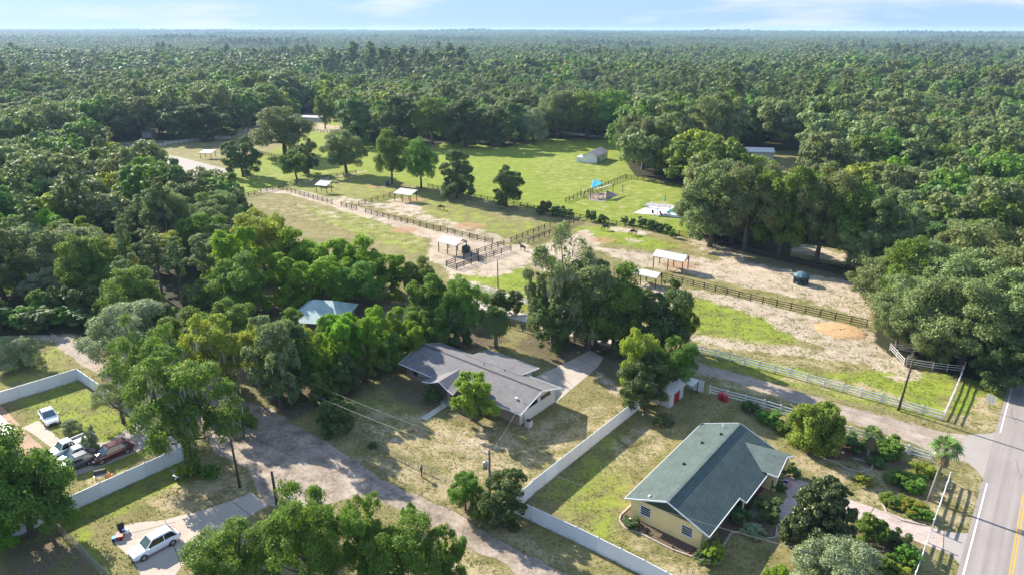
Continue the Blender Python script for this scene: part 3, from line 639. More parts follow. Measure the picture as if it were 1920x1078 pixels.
def trunk_mesh(name, seed, R_, H_, Cw, rad, tr=0.28, mat='bark', nlimb=9, lean=(0, 0), fork=0.30):
    rg = np.random.default_rng(seed + 77); b = MB()
    top = Vector((lean[0], lean[1], H_ * 0.66)); zf = H_ * fork
    mid = Vector((lean[0] * 0.4 + rg.uniform(-.2, .2), lean[1] * 0.4 + rg.uniform(-.2, .2), zf))
    b.tube([(0, 0, -0.15), (0.02, 0, 0.25), mid, top], [tr * 1.5, tr * 1.05, tr * 0.8, tr * 0.2], 8)
    for j in rg.choice(len(Cw), min(nlimb, len(Cw)), replace=False):
        e = Vector(Cw[j]); s = mid.lerp(top, min(0.8, max(0.02, (e.z - zf) / max(0.1, H_ - zf) * 0.55)))
        m_ = s.lerp(e, 0.5) + Vector((rg.uniform(-.25, .25), rg.uniform(-.25, .25), -0.06 * H_ * rg.random()))
        b.tube([s, m_, e], [tr * 0.42, tr * 0.26, tr * 0.07], 5)
    me_o = b
    me = bpy.data.meshes.new(name); me.from_pydata([tuple(v) for v in b.v], [], b.f); me.materials.append(MATS[mat]); 
    me.polygons.foreach_set('use_smooth', [True] * len(me.polygons)); me.update(); return me
# prototypes: (crown, trunk, extras) per kind; nominal size R_, H_
KIND = {
 'oak':    dict(mat='leaf_oak',    shape='round', R=6.0, H=11.0, nl=17, sub=8, per=190, ls=0.147, tr=0.42, var=5),
 'green':  dict(mat='leaf_green',  shape='round', R=5.0, H=10.5, nl=15, sub=7, per=199, ls=0.147, tr=0.30, var=4),
 'bright': dict(mat='leaf_bright', shape='low',   R=4.2, H=8.5,  nl=14, sub=7, per=199, ls=0.133, tr=0.24, var=4),
 'yellow': dict(mat='leaf_yellow', shape='round', R=4.5, H=9.0,  nl=15, sub=6, per=180, ls=0.133, tr=0.24, var=2),
 'grey':   dict(mat='leaf_grey',   shape='low',   R=4.2, H=6.5,  nl=16, sub=7, per=247, ls=0.091, tr=0.22, var=2),
 'dark':   dict(mat='leaf_dark',   shape='low',   R=4.0, H=9.5,  nl=15, sub=7, per=209, ls=0.140, tr=0.28, var=4),
 'bush':   dict(mat='leaf_dark',   shape='bush',  R=1.6, H=2.4,  nl=12, sub=6, per=114, ls=0.077, tr=0.08, var=3),
 'gbush':  dict(mat='leaf_green', shape='bush',  R=1.6, H=2.4,  nl=12, sub=6, per=114, ls=0.077, tr=0.08, var=2),
 'ybush':  dict(mat='leaf_yellow', shape='bush',  R=1.6, H=2.4,  nl=12, sub=6, per=104, ls=0.077, tr=0.08, var=2),
 'tall':   dict(mat='leaf_green',  shape='tall',  R=3.2, H=12.0, nl=18, sub=6, per=171, ls=0.140, tr=0.26, var=2),
 'talloak':dict(mat='leaf_oak',    shape='tall',  R=4.5, H=13.0, nl=19, sub=7, per=171, ls=0.147, tr=0.36, var=4),
 'open':   dict(mat='leaf_oak',    shape='open',  R=7.5, H=15.0, nl=14, sub=7, per=199, ls=0.133, tr=0.50, var=3),
 'airy':   dict(mat='leaf_green',  shape='open',  R=6.0, H=13.0, nl=16, sub=7, per=218, ls=0.126, tr=0.28, var=3),
 'cone':   dict(mat='leaf_oak',    shape='cone',  R=2.6, H=9.0,  nl=18, sub=5, per=152, ls=0.126, tr=0.20, var=1),
 'magnolia': dict(mat='leaf_magnolia', shape='egg', R=3.6, H=9.0, nl=46, sub=6, per=142, ls=0.140, tr=0.22, var=1),
 'ylow':   dict(mat='leaf_gold', shape='bush', R=4.0, H=5.0, nl=26, sub=8, per=150, ls=0.12, tr=0.12, var=1),
 'lime':   dict(mat='leaf_lime',   shape='round', R=3.0, H=5.5,  nl=14, sub=6, per=180, ls=0.112, tr=0.16, var=1),
 'pine':   dict(mat='leaf_pine',   shape='pine',  R=3.2, H=16.0, nl=14, sub=5, per=133, ls=0.126, tr=0.22, var=2),
}
PROTO = {}; LOW = {}
for ki, (k, d) in enumerate(KIND.items()):
    PROTO[k] = []; LOW[k] = []
    for v in range(d['var']):
        sd_ = 100 * ki + v
        cm, Cw, rad = crown_mesh(k + '_crown', sd_, d['shape'], d['R'], d['H'], d['nl'], d['per'], d['ls'], d['mat'], sub=d['sub'])
        tm = trunk_mesh(k + '_trunk', sd_, d['R'], d['H'], Cw, rad, d['tr'], 'bark', 10, (0, 0), 0.55 if k == 'pine' else 0.26)
        PROTO[k].append((cm, tm, Cw, rad))
        lm, Cw2, rad2 = crown_mesh(k + '_crown_low', sd_ + 50, d['shape'], d['R'], d['H'], d['nl'], int(d['per'] * 0.15), d['ls'] * 2.5, d['mat'], 0.10, sub=d['sub'], rough=0.42)
        LOW[k].append((lm, tm, Cw2, rad2))
trg = random.Random(11)
NTREE = [0]
def put_tree(P, h, r, kind, label, group=None, cat='tree', name=None, rot=None, low=False, var=None, moss=0, tilt=None, trunk=True):
    d = KIND[kind]; pool = (LOW if low else PROTO)[kind]; i = trg.randrange(len(pool)) if var is None else var % len(pool)
    cm, tm, Cw, rad = pool[i]
    if moss:
        key = (kind, i, moss)
        if key not in MOSS: MOSS[key] = crown_mesh('mossy_crown', 100 * list(KIND).index(kind) + i, d['shape'], d['R'], d['H'], d['nl'], d['per'], d['ls'], d['mat'], sub=d['sub'], moss=moss)[0]
        cm = MOSS[key]
    nm = name or {'pine': 'pine_tree', 'oak': 'oak_tree', 'talloak': 'oak_tree', 'open': 'oak_tree', 'cone': 'conifer'}.get(kind, 'tree')
    t = thing(nm, label, cat, P, trg.random() * 6.283 if rot is None else rot, group, (r / d['R'], r / d['R'], h / d['H']))
    if tilt: t.rotation_euler = (tilt[0], tilt[1], t.rotation_euler[2])
    link('crown', cm, t)
    if trunk: link('trunk', tm, t)
    NTREE[0] += 1; return t
MOSS = {}
def T(px, yb, yt, wpx, kind, label, **kw):
    """tree standing at pixel (px, yb), top at row yt, crown wpx wide in the photograph"""
    P = g(px, yb); h = ztop(P, yt); r = wpx / 2 / FPX * depth(P + Vector((0, 0, h * 0.6)))
    return put_tree(P, h * 1.0, r * 1.04, kind, label, **kw)
# ---------------------------------------------------------------- trees placed one by one
ORD = ['first','second','third','fourth','fifth','sixth','seventh','eighth','ninth','tenth','eleventh','twelfth','thirteenth','fourteenth','fifteenth','sixteenth','seventeenth']
# the field between the paddocks
T(456,331,250,64,'dark','round dark green tree standing alone beside the sand arena corner', trunk=True)
T(535,292,206,128,'oak','widest dark oak in the paddocks, behind two smaller trees')
T(557,337,283,58,'green','small leaning tree with bare stem in front of the widest paddock oak', tilt=(0.0,-0.16), rot=0)
T(576,326,257,46,'dark','slim upright tree right of the small leaning tree')
T(650,326,248,84,'oak','grey green spreading oak with a darker top, left of the three field trees')
T(735,346,246,72,'green','tall bushy tree with a blue barrel at its foot, left of a touching pair')
T(790,354,260,66,'green','tall bushy tree, right of a touching pair by the pasture fence')
T(858,372,276,80,'dark','round dark tree on the pasture fence with a low branch to the right')
T(950,388,305,64,'dark','compact dark oval tree standing alone on the pasture fence')
T(466,248,198,26,'cone','narrow pale conifer left of the widest paddock oak')
T(610,242,174,40,'green','loose light tree in front of the long white far roof')
T(228,262,200,44,'green','light green tree at the edge of the lot with parked trucks')
for x,yb,yt,w_,k,l in [(292,398,288,84,'green','tall green tree before the left end of the sand arena'),(335,408,300,80,'dark','dark tree in front of the sand arena middle'),(384,428,326,92,'dark','dark spreading tree below the sand arena'),(424,442,352,80,'oak','grey green oak at the forest tip by the brown fence'),(246,380,300,80,'yellow','half bare tree at the left of the arena'),(350,440,355,90,'oak','oak behind the forest tip')]:
    T(x,yb,yt,w_,k,l)
# tree line north of the field
for i,(x,yb,yt,w_,k) in enumerate([(400,263,192,84,'dark'),(350,262,190,86,'dark'),(300,255,180,70,'oak'),(672,272,182,88,'dark'),(750,272,176,84,'dark'),(812,272,182,84,'green'),(872,275,182,86,'dark'),(925,276,196,72,'dark'),
        (965,270,190,64,'dark'),(1000,262,198,62,'grey'),(1045,260,170,86,'oak'),(1100,262,172,84,'green'),(1150,262,168,84,'green')]):
    T(x,yb,yt,w_,k,['dark tree lining the far edge of the field, ' + ORD[i-3] + ' from the left' if x > 450 else '', 'dark tree behind the white fence and arena, ' + ['right end','middle','left end'][min(i,2)]][x<450], group=['tree line at the far edge of the field','tree line behind the arena'][x<450])
T(1000,268,200,60,'grey','small grey green round tree at the far left corner of the bright pasture')
# oaks at the right of the white barn
T(1205,318,205,100,'oak','big oak with a low drooping edge, just right of the white barn')
T(1262,326,190,110,'talloak','tall oak standing over the shaded bare yard right of the barn')
T(1325,322,182,104,'oak','tall mixed green oak behind the shaded bare yard')
T(1338,322,190,64,'talloak','tall oak left of the long white barn roof')
T(1170,300,215,46,'oak','low spreading tree at the left foot of the oaks by the barn')
# the large clump by the pool
T(1330,462,298,128,'talloak','grey green oak with ragged branches hanging over the pool deck')
T(1395,470,300,130,'oak','large oak in the middle of the clump right of the pool')
T(1460,482,296,130,'green','bright topped oak in the clump right of the pool')
T(1530,490,318,130,'oak','oak with visible stems above the shaded paddock rail')
T(1590,500,330,120,'green','broad oak at the right of the row above the blue hut')
T(1650,515,345,110,'talloak','last oak of the row, beside the grey green mound of oaks')
T(1370,452,320,110,'dark','dark oak behind the pool side clump')
T(1290,440,352,50,'oak','small ragged oak leaning over the pool, nearest the beige deck')
# the mound of oaks by the highway
for i,(x,yb,yt,w_,k) in enumerate([(1700,640,520,170,'oak'),(1770,620,450,200,'oak'),(1860,600,420,210,'oak'),(1690,600,450,130,'green'),(1800,690,520,190,'oak'),(1895,700,500,190,'oak'),(1750,680,570,130,'oak'),(1950,640,400,200,'oak'),(1870,728,620,110,'dark'),(1680,655,560,90,'oak')]):
    T(x,yb,yt,w_,k,'rounded oak of the mound by the highway, ' + ['left flank, above the straw pile','upper middle','upper right','upper left tip by the shaded rails','lower middle, behind the holding pen','right edge above the road','low one over the holding pen','far right top','lowest, over the highway verge','small one at the left foot'][i], group='oaks in the mound beside the highway')
# moss hung oaks on the gravel lane
T(1062,640,432,165,'open','tall oak hung with grey moss over the gravel lane, left of the lane clump', moss=520, var=0)
T(1105,655,478,120,'talloak','tall thin topped oak right of the tallest moss hung oak, over the gravel lane', moss=260, var=1)
T(1035,655,530,90,'dark','low dark tree filling the foot of the moss hung oak')
T(1115,640,540,100,'dark','dark tree behind the stem of the moss hung oak')
T(1008,628,500,62,'talloak','narrow moss covered oak at the left edge of the lane clump', moss=320, var=1)
T(1150,655,500,140,'green','dark green tree in the middle of the clump over the gravel lane')
T(1235,660,520,110,'dark','dark tree at the right of the clump over the gravel lane')
T(1275,655,562,60,'green','thin light green tree with bare stems at the right end of the lane clump')
T(1190,748,600,82,'yellow','tall light green tree in front of the lane clump, beside the driveway')
T(1203,764,652,104,'dark','dense dark tree over the white garden shed')
T(1262,735,630,90,'green','mid green tree behind the white garden shed')
T(1160,660,560,100,'dark','dark tree deep inside the lane clump')
# behind the grey house
T(870,640,520,90,'green','dark green tree behind the fan palm')
T(800,628,505,88,'green','dense tree behind the grey house roof')
T(948,590,538,62,'dark','small round dark tree next to the gravel lane by the fan palm')
T(790,560,486,70,'green','light topped tree at the right end of the bright tree mass')
T(845,590,528,80,'green','bushy tree between the bright mass and the fan palm')
for i,(x,yb,yt,w_,k) in enumerate([(500,520,392,130,'yellow'),(460,560,415,90,'bright'),(560,535,425,110,'bright'),(620,540,440,110,'bright'),(680,545,440,100,'bright'),(735,555,468,90,'bright'),(540,580,470,110,'bright'),(610,575,482,110,'bright'),
        (460,600,480,110,'green'),(420,560,470,80,'bright'),(680,580,490,90,'green'),(400,590,520,90,'green')]):
    T(x,yb,yt,w_,k,'leafy tree in the bright mass by the teal roof, ' + ['yellowest, at the top left','left shoulder','top, left of centre','top, right of centre','upper right','right end','middle, left one','middle, right one','lower left','far left edge','lower right','lowest left'][i], group='bright trees north of the green roofed house')
# wall of trees between the two houses
for i,(x,yb,yt,w_,k) in enumerate([(620,735,615,76,'bright'),(655,715,590,80,'bright'),(700,690,572,84,'bright'),(745,668,572,82,'bright'),(790,655,575,70,'green'),(585,742,650,70,'green'),(835,640,560,76,'green'),(670,700,600,70,'green'),(610,765,690,60,'green'),(650,745,660,60,'dark'),(640,700,580,80,'bright'),(690,720,640,60,'green'),(735,700,620,60,'green'),(770,685,600,60,'bright'),(815,660,590,60,'green'),(860,650,575,60,'dark')]):
    T(x,yb,yt,w_,k,'leafy tree in the row between grey and teal roofs, ' + ORD[i] + ' one', group='tree row between the two houses')
T(655,670,592,66,'bright','bright tree hiding the right end of the teal roof')
T(575,690,610,56,'yellow','yellow green tree below the teal roof')
T(545,650,575,70,'green','green tree left of the teal roof')
T(610,665,612,60,'green','green tree in front of the teal roof eave')
T(490,720,590,90,'yellow','yellow green tree between the old oak and the tall bend tree')
T(560,735,600,80,'dark','dark tree right behind the tall street bend tree')
T(360,690,585,110,'green','green tree behind the old oak, over the track')
T(440,660,560,100,'green','leafy tree north of the street bend')
T(528,765,588,112,'talloak','tall moss flecked tree on the bend of the old street', moss=220, var=2)
T(632,812,742,68,'dark','small round dark tree at the corner of the grey house lawn')
T(885,787,697,96,'lime','lime green leafy tree in front of the grey house roof', name='tree')
# left
T(365,888,650,215,'airy','large old oak with an ivy covered trunk and grey moss by the white fence', moss=420, var=1)
T(300,790,600,150,'airy','moss hung oak with a pale crown over the track', moss=260, var=2)
T(410,740,575,130,'yellow','yellow green oak with bare grey twigs beside the tall street bend tree', moss=200, var=0)
T(262,672,560,170,'grey','silvery grey green tree beside the sandy track')
T(44,690,628,84,'grey','pale flowering bush on the shaded lawn left of the track', name='shrub')
T(458,820,765,56,'green','low mossy sapling on the street edge under the big oak', name='sapling', moss=120)
T(60,1004,812,188,'green','big leafy tree over the lower left white fence')
T(100,1012,880,110,'green','low leafy tree against the lower left white fence')
T(15,1020,900,110,'bright','leafy clump at the lower left picture edge')
T(-40,1010,850,150,'green','leafy tree partly cut by the left edge of the picture')
T(232,792,712,100,'open','sparse bare twigged tree over the neighbour lawn', moss=60)
T(135,812,786,44,'grey','round grey bush beside the white sedan', name='shrub')
T(176,846,800,30,'grey','scrubby half bare sapling hanging over the parked cars', name='sapling')
# bottom centre
for i,(x,yb,yt,w_,k,l) in enumerate([(455,1150,985,200,'airy','leafy tree at the bottom left of the street edge clump'),(590,1150,905,185,'airy','tallest leafy tree in the clump by the old street bottom'),
        (690,1130,925,120,'airy','slender open tree in the middle of the street edge clump'),(760,1150,975,170,'airy','bright leafy tree in the street edge clump'),(835,1130,985,100,'green','right end tree of the street edge clump')]):
    T(x,yb,yt,w_,k,l)
T(765,985,940,34,'green','single small treetop showing against the old street')
# gardens
T(1524,838,736,128,'ylow','golden green bamboo like shrub beside the lane', name='shrub', cat='shrub')
T(1527,1050,893,136,'magnolia','glossy dark magnolia in front of the yellow house', name='magnolia_tree')
T(1565,1130,1012,180,'grey','fine leaved grey green tree at the bottom edge below the magnolia')
T(1455,1100,1062,60,'bright','bright green shrub cut by the bottom edge', name='shrub', cat='shrub')
T(873,955,885,66,'green','rounded green bush at the foot of the utility pole', name='shrub', cat='shrub')
T(950,975,878,96,'dark','leafy climbing tree around the foot of the utility pole')
T(905,975,925,60,'green','low vine clump below the utility pole', name='shrub', cat='shrub')

def S(px, yb, h, r, kind, label, group=None, name='shrub'):
    kind = {'dark': 'bush', 'green': 'gbush', 'bright': 'gbush', 'yellow': 'ybush'}.get(kind, kind)
    return put_tree(g(px, yb), h, r, kind, label, group=group, cat='shrub', name=name, low=False, trunk=False)
S(810,750,2.6,1.6,'dark','round clipped dark shrub beside the grey house door')
S(1482,890,1.7,1.2,'dark','round dark shrub at the corner of the garage gable')
S(1460,918,1.6,1.0,'dark','small dark shrub beside the porch pillar under the flag')
S(1436,962,2.2,2.2,'dark','clipped dark shrub bed between the paver walk and red door')
S(1385,975,1.7,1.5,'dark','dark shrub by the front wall of the yellow house')
S(1375,950,1.6,1.3,'green','flower bed shrub near the red front door')
S(1335,1045,2.2,1.5,'yellow','yellow tipped shrub at the near corner of the yellow house')
S(1322,1052,1.5,1.2,'dark','dark shrub at the near corner of the yellow house')
S(1183,984,1.0,1.2,'dark','low shrub by the left end wall of the yellow house')
S(1414,1000,1.0,1.4,'grey','low grey plant in the stone edged bed')
S(1405,770,1.7,1.6,'dark','dark shrub in the row along the white rail fence, nearest the red barrels')
S(1440,790,1.9,1.9,'green','green shrub in the row along the white rail fence')
S(1470,808,1.6,1.6,'green','leafy shrub before the golden shrub')
S(1605,840,2.0,2.2,'dark','dark shrub left of the small palm')
S(1665,850,2.4,2.6,'bright','glossy green shrub right of the small palm')
S(1640,870,1.0,1.4,'dark','low dark plant beside the stone ring')
S(1690,905,1.7,1.8,'bright','round light green shrub in the front garden')
S(1715,915,1.6,2.0,'green','green shrub behind the round light shrub')
S(1735,890,1.5,2.0,'yellow','yellow green plants beside the tall palm')
S(1618,905,1.4,1.2,'yellow','small yellow green shrub on the front lawn')
S(1676,945,1.4,1.8,'green','green shrub in the lower garden row')
S(1705,955,1.5,1.8,'yellow','golden shrub in the lower garden row')
S(1725,965,1.4,1.6,'green','shrub of the lower garden row beside the white rail')
S(1634,1012,3.4,1.9,'green','upright light green shrub beside the paver drive')
S(1682,1025,2.2,1.5,'dark','dark cycad like shrub beside the paver drive')
S(1700,1055,2.4,1.5,'green','rounded green shrub next to the lower white rail')
S(1660,1075,1.8,1.8,'bright','green shrub at the bottom of the garden')
S(1690,1090,1.8,1.8,'yellow','yellow green shrub at the bottom edge of the garden')
S(1450,762,0.8,0.9,'dark','tiny shrub at the garden bed edge')
S(1243,792,0.9,1.6,'dark','low plants in the stone edged bed below the shed')
S(345,893,2.0,1.1,'yellow','bright bush left of the ivy covered trunk')
S(395,895,2.0,1.5,'green','bush right of the ivy covered trunk')
S(700,838,1.0,0.8,'dark','weedy clump on the wire fence by the street')
# hedge of round shrubs on the pasture fence
for i,(x,yb,yt,w_) in enumerate([(1022,402,370,36),(1046,405,383,34),(1064,408,389,28),(1108,415,391,27),(1130,418,399,22),(1171,420,405,18),(1186,423,406,16),(1203,426,405,24),(1222,432,409,28),(1240,434,415,24),(1253,438,419,16)]):
    P = g(x, yb); h = ztop(P, yt)
    put_tree(P, h, w_/2/FPX*depth(P), 'bush', 'round dark evergreen shrub on the pasture fence', group='evergreen shrubs along the pasture fence', cat='shrub', name='shrub', trunk=False)
put_tree(g(1260,446), 2.6, 1.1, 'gbush', 'small light green shrub at the fence end of the evergreen row', cat='shrub', name='shrub', trunk=False)

# fern like low plants round the stems
# palms
def frond(b, o, d, L, fan, droop, rg):
    """one fan frond: stalk and a spray of pointed blades"""
    d = d.normalized(); e = o + d * L * 0.55; b.mi = 1; b.bar(o, e, 0.035); b.mi = 0
    side = d.cross(Vector((0, 0, 1))); side = side.normalized() if side.length > 0.1 else Vector((1, 0, 0)); upv = side.cross(d)
    for k in range(13):
        a = R(-105 + 210 * k / 12); q = (d * math.cos(a) + side * math.sin(a)).normalized(); ln = fan * (0.75 + 0.25 * math.cos(a)) * rg.uniform(0.85, 1.1)
        m_ = e + q * ln * 0.55 + upv * 0.05; t_ = e + q * ln - Vector((0, 0, droop * ln * rg.uniform(0.6, 1.2)))
        s_ = q.cross(upv).normalized() * ln * 0.075
        b.add([e, m_ + s_, t_, m_ - s_], [(0, 1, 2, 3)])
def palm(P, h, label, crown=1.5, nf=34, skirt=0.0, tr=0.16, lean=(0, 0), low=-0.9, dead=0.5):
    rg = random.Random(int(P.x * 10)); t = thing('palm_tree', label, 'palm tree', P)
    tb = MB(); top = Vector((lean[0], lean[1], h - crown * 0.55))
    tb.tube([(0, 0, -0.1), (lean[0]*0.3, lean[1]*0.3, h*0.3), (lean[0]*0.7, lean[1]*0.7, h*0.65), top], [tr*1.25, tr, tr*0.95, tr*1.1], 9); tb.build('trunk', 'bark_pale', t, smooth=True)
    b = MB()
    for i in range(nf):
        a = i * 2.4 + rg.uniform(-.2, .2); el = math.asin(max(-1, min(1, 0.95 + (low - 0.95) * (i / nf))))
        d = Vector((math.cos(a) * math.cos(el), math.sin(a) * math.cos(el), math.sin(el)))
        frond(b, top, d, crown, crown * 0.62, 0.25 + 0.25 * (1 - math.sin(el)), rg)
    b.build('crown', ['leaf_palm', 'leaf_palm'], t)
    if skirt:
        b = MB()
        for i in range(46):
            a = rg.random() * 6.283; z = -rg.random() * skirt; d = Vector((math.cos(a), math.sin(a), -1.6 - rg.random()))
            frond(b, top + Vector((0, 0, z * 0.8 - 0.1)), d, 0.55 + 0.3 * (1 + z / skirt), 0.7, 0.6, rg)
        b.build('dead_frond_skirt', ['leaf_straw', 'bark'], t)
    return t
P = g(930,652); palm(P, ztop(P, 568) * 0.80, 'dense cabbage palm with a full round head behind the grey house', 2.3, 150, 0.0, 0.3, low=-1.0)
P = g(1741,938); palm(P, 7.4, 'tall fan palm with a skirt of dead fronds beside the white rail fence', 1.75, 26, 1.5, 0.17, (0.9, 0.5), -0.1)
P = g(1624,862); palm(P, 4.3, 'small fan palm with brown skirt inside the stone ring', 1.3, 20, 0.9, 0.15, (0.2, 0.1), 0.0)
P = g(995,593); palm(P, 4.4, 'little dark fan palm beside the gravel lane, left of the moss hung oak', 1.0, 22, 0.6, 0.14, low=-0.7)
P = g(803,625); palm(P, 8.0, 'cabbage palm with pale dead fronds in the tree row behind the grey house', 1.6, 40, 0.8, 0.2, low=-0.6)

# ---------------------------------------------------------------- forest
def scatter(ymin, ymax, sp, seed, half=0.86, jit=0.62):
    rg = np.random.default_rng(seed); X = []; Y = []
    y = ymin; row = 0
    while y < ymax:
        hw = min(y * half + 60, 9000); x = np.arange(-hw, hw, sp) + (row % 2) * sp / 2
        X.append(x + rg.uniform(-jit, jit, len(x)) * sp); Y.append(y + rg.uniform(-jit, jit, len(x)) * sp); y += sp * 0.87; row += 1
    X = np.concatenate(X); Y = np.concatenate(Y); return X, Y
def kinds_at(X, Y, seed):
    rg = np.random.default_rng(seed); n = len(X)
    f = np.sin(X/55+1)*np.cos(Y/70+2) + 0.7*np.sin((X+Y)/38) + rg.normal(size=n)*1.05
    names = np.array(['talloak','oak','dark','oak','green','oak','green','yellow','bright','pine'])
    q = np.clip(((f + 2.6) / 5.2 * 9).astype(int), 0, 8)
    pine = (np.sin(X/90+3)*np.sin(Y/120+1) > 0.62) & (rg.random(n) < 0.6)
    q = np.where(pine, 9, q); r_ = names[q]; r_ = np.where(rg.random(n) < 0.035, 'grey', r_); return r_
X, Y = scatter(60, 250, 8.8, 3); X2, Y2 = scatter(250, 620, 12.2, 4); X = np.concatenate([X, X2]); Y = np.concatenate([Y, Y2])
keep = ~is_open(X, Y); X, Y = X[keep], Y[keep]
# keep the stems off the clearing's rim and behind the camera's reach
keep = ~is_open(X + 1.5, Y - 3.5); X, Y = X[keep], Y[keep]
dd = np.hypot(X, Y); K = kinds_at(X, Y, 9)
rr = random.Random(21)
order = np.argsort(dd)
def on_screen(x, y):
    d_ = y * CP + 44 * SP; px = 960 + FPX * x / d_
    py = 539 - FPX * (y * SP + (9 - CAMH) * CP) / d_
    return -70 < px < 1990 and py < 1120
NEAR = max(0, 300 - NTREE[0] + 45 - 60); placed = 0; rest = []
ZONES = [('in the forest left of the paddocks', lambda x, y: x < -20 and y < 260), ('in the forest beyond the arena', lambda x, y: x < -20), ('in the woods beyond the bright pasture', lambda x, y: x < 70), ('in the woods right of the white barn', lambda x, y: True)]
def pxy(x, y):
    d_ = y * CP + CAMH * SP; return 960 + FPX * x / d_, 539 - FPX * (y * SP - CAMH * CP) / d_
def zone(x, y):
    px, py = pxy(x, y)
    if x < -20 and y < 260:
        row = 'in the front row' if py > 500 else 'in the middle rows' if py > 410 else 'in the back rows'
        return row + ' of the left forest, ' + ('at the picture edge' if px < 70 else 'above the flowering bush' if px < 160 else 'above the sandy track' if px < 250 else 'above the old oak' if px < 340 else 'at its right tip')
    if x < 70:
        return 'beyond the arena, ' + ('at the left picture edge' if px < 120 else 'behind the parked trucks' if px < 300 else 'behind the conifer') if px < 560 else 'behind the bright pasture, ' + ('left part' if px < 800 else 'middle part' if px < 1000 else 'right part')
    row = 'in front' if py > 420 else 'in the middle' if py > 330 else 'at the back'
    return row + ' of the right woods, ' + ('behind the white barn' if px < 1350 else 'behind the long white roof' if px < 1520 else 'above the blue hut' if px < 1700 else 'above the oak mound' if px < 1850 else 'at the picture edge')
ADJ = {'oak': 'grey green oak', 'talloak': 'tall grey green oak', 'green': 'mid green broadleaf tree', 'dark': 'dark evergreen tree', 'yellow': 'yellow green tree', 'bright': 'bright green tree', 'pine': 'slender pine', 'grey': 'pale grey green tree'}
for i in order:
    x, y = float(X[i]), float(Y[i])
    if not on_screen(x, y): 
        if dd[i] < 640: rest.append(i)
        continue
    if placed < NEAR:
        k = str(K[i]); d = KIND[k]; z = zone(x, y); s_ = rr.uniform(0.88, 1.15) * (1.04 if dd[i] < 250 else 1.42)
        lab = ADJ[k] + ' ' + z
        put_tree(Vector((x, y, 0)), d['H'] * s_ * rr.uniform(0.82, 1.1), d['R'] * s_ * rr.uniform(0.92, 1.12), k, lab, group=lab + 's' if False else ADJ[k] + 's ' + z, low=dd[i] > 190)
        placed += 1
    else: rest.append(i)
rest = np.array(rest)

# low growth along the forest edge
eg = gl([(-160,634),(0,622),(60,618),(150,612),(215,640),(300,625),(400,590),(455,500),(440,410),(345,396)]); re_ = random.Random(4); k_ = 0
for a_, c_ in zip(eg[:-1], eg[1:]):
    L_ = (c_ - a_).length; n_ = max(1, int(L_ / 3.6))
    for j_ in range(n_):
        for off in (0.5, 4.5):
            q_ = a_.lerp(c_, (j_ + re_.random()) / n_) + Vector((re_.uniform(-1, 1), off + re_.uniform(-1, 1), 0))
            kk = re_.choice(['dark', 'dark', 'green', 'oak']); h_ = re_.uniform(3.0, 5.5) + off * 0.4
            put_tree(q_, h_, re_.uniform(2.2, 3.2), kk, 'low understory tree at the shaded forest edge, ' + (lambda q: 'at the picture edge' if q < 40 else 'behind the flowering bush' if q < 120 else 'above the sandy track' if q < 200 else 'behind the old oak' if q < 320 else 'left of the bright mass' if q < 420 else 'at the forest tip')(pxy(q_.x, q_.y)[0]), group='understory along the left forest edge', name='understory_tree', low=True); k_ += 1
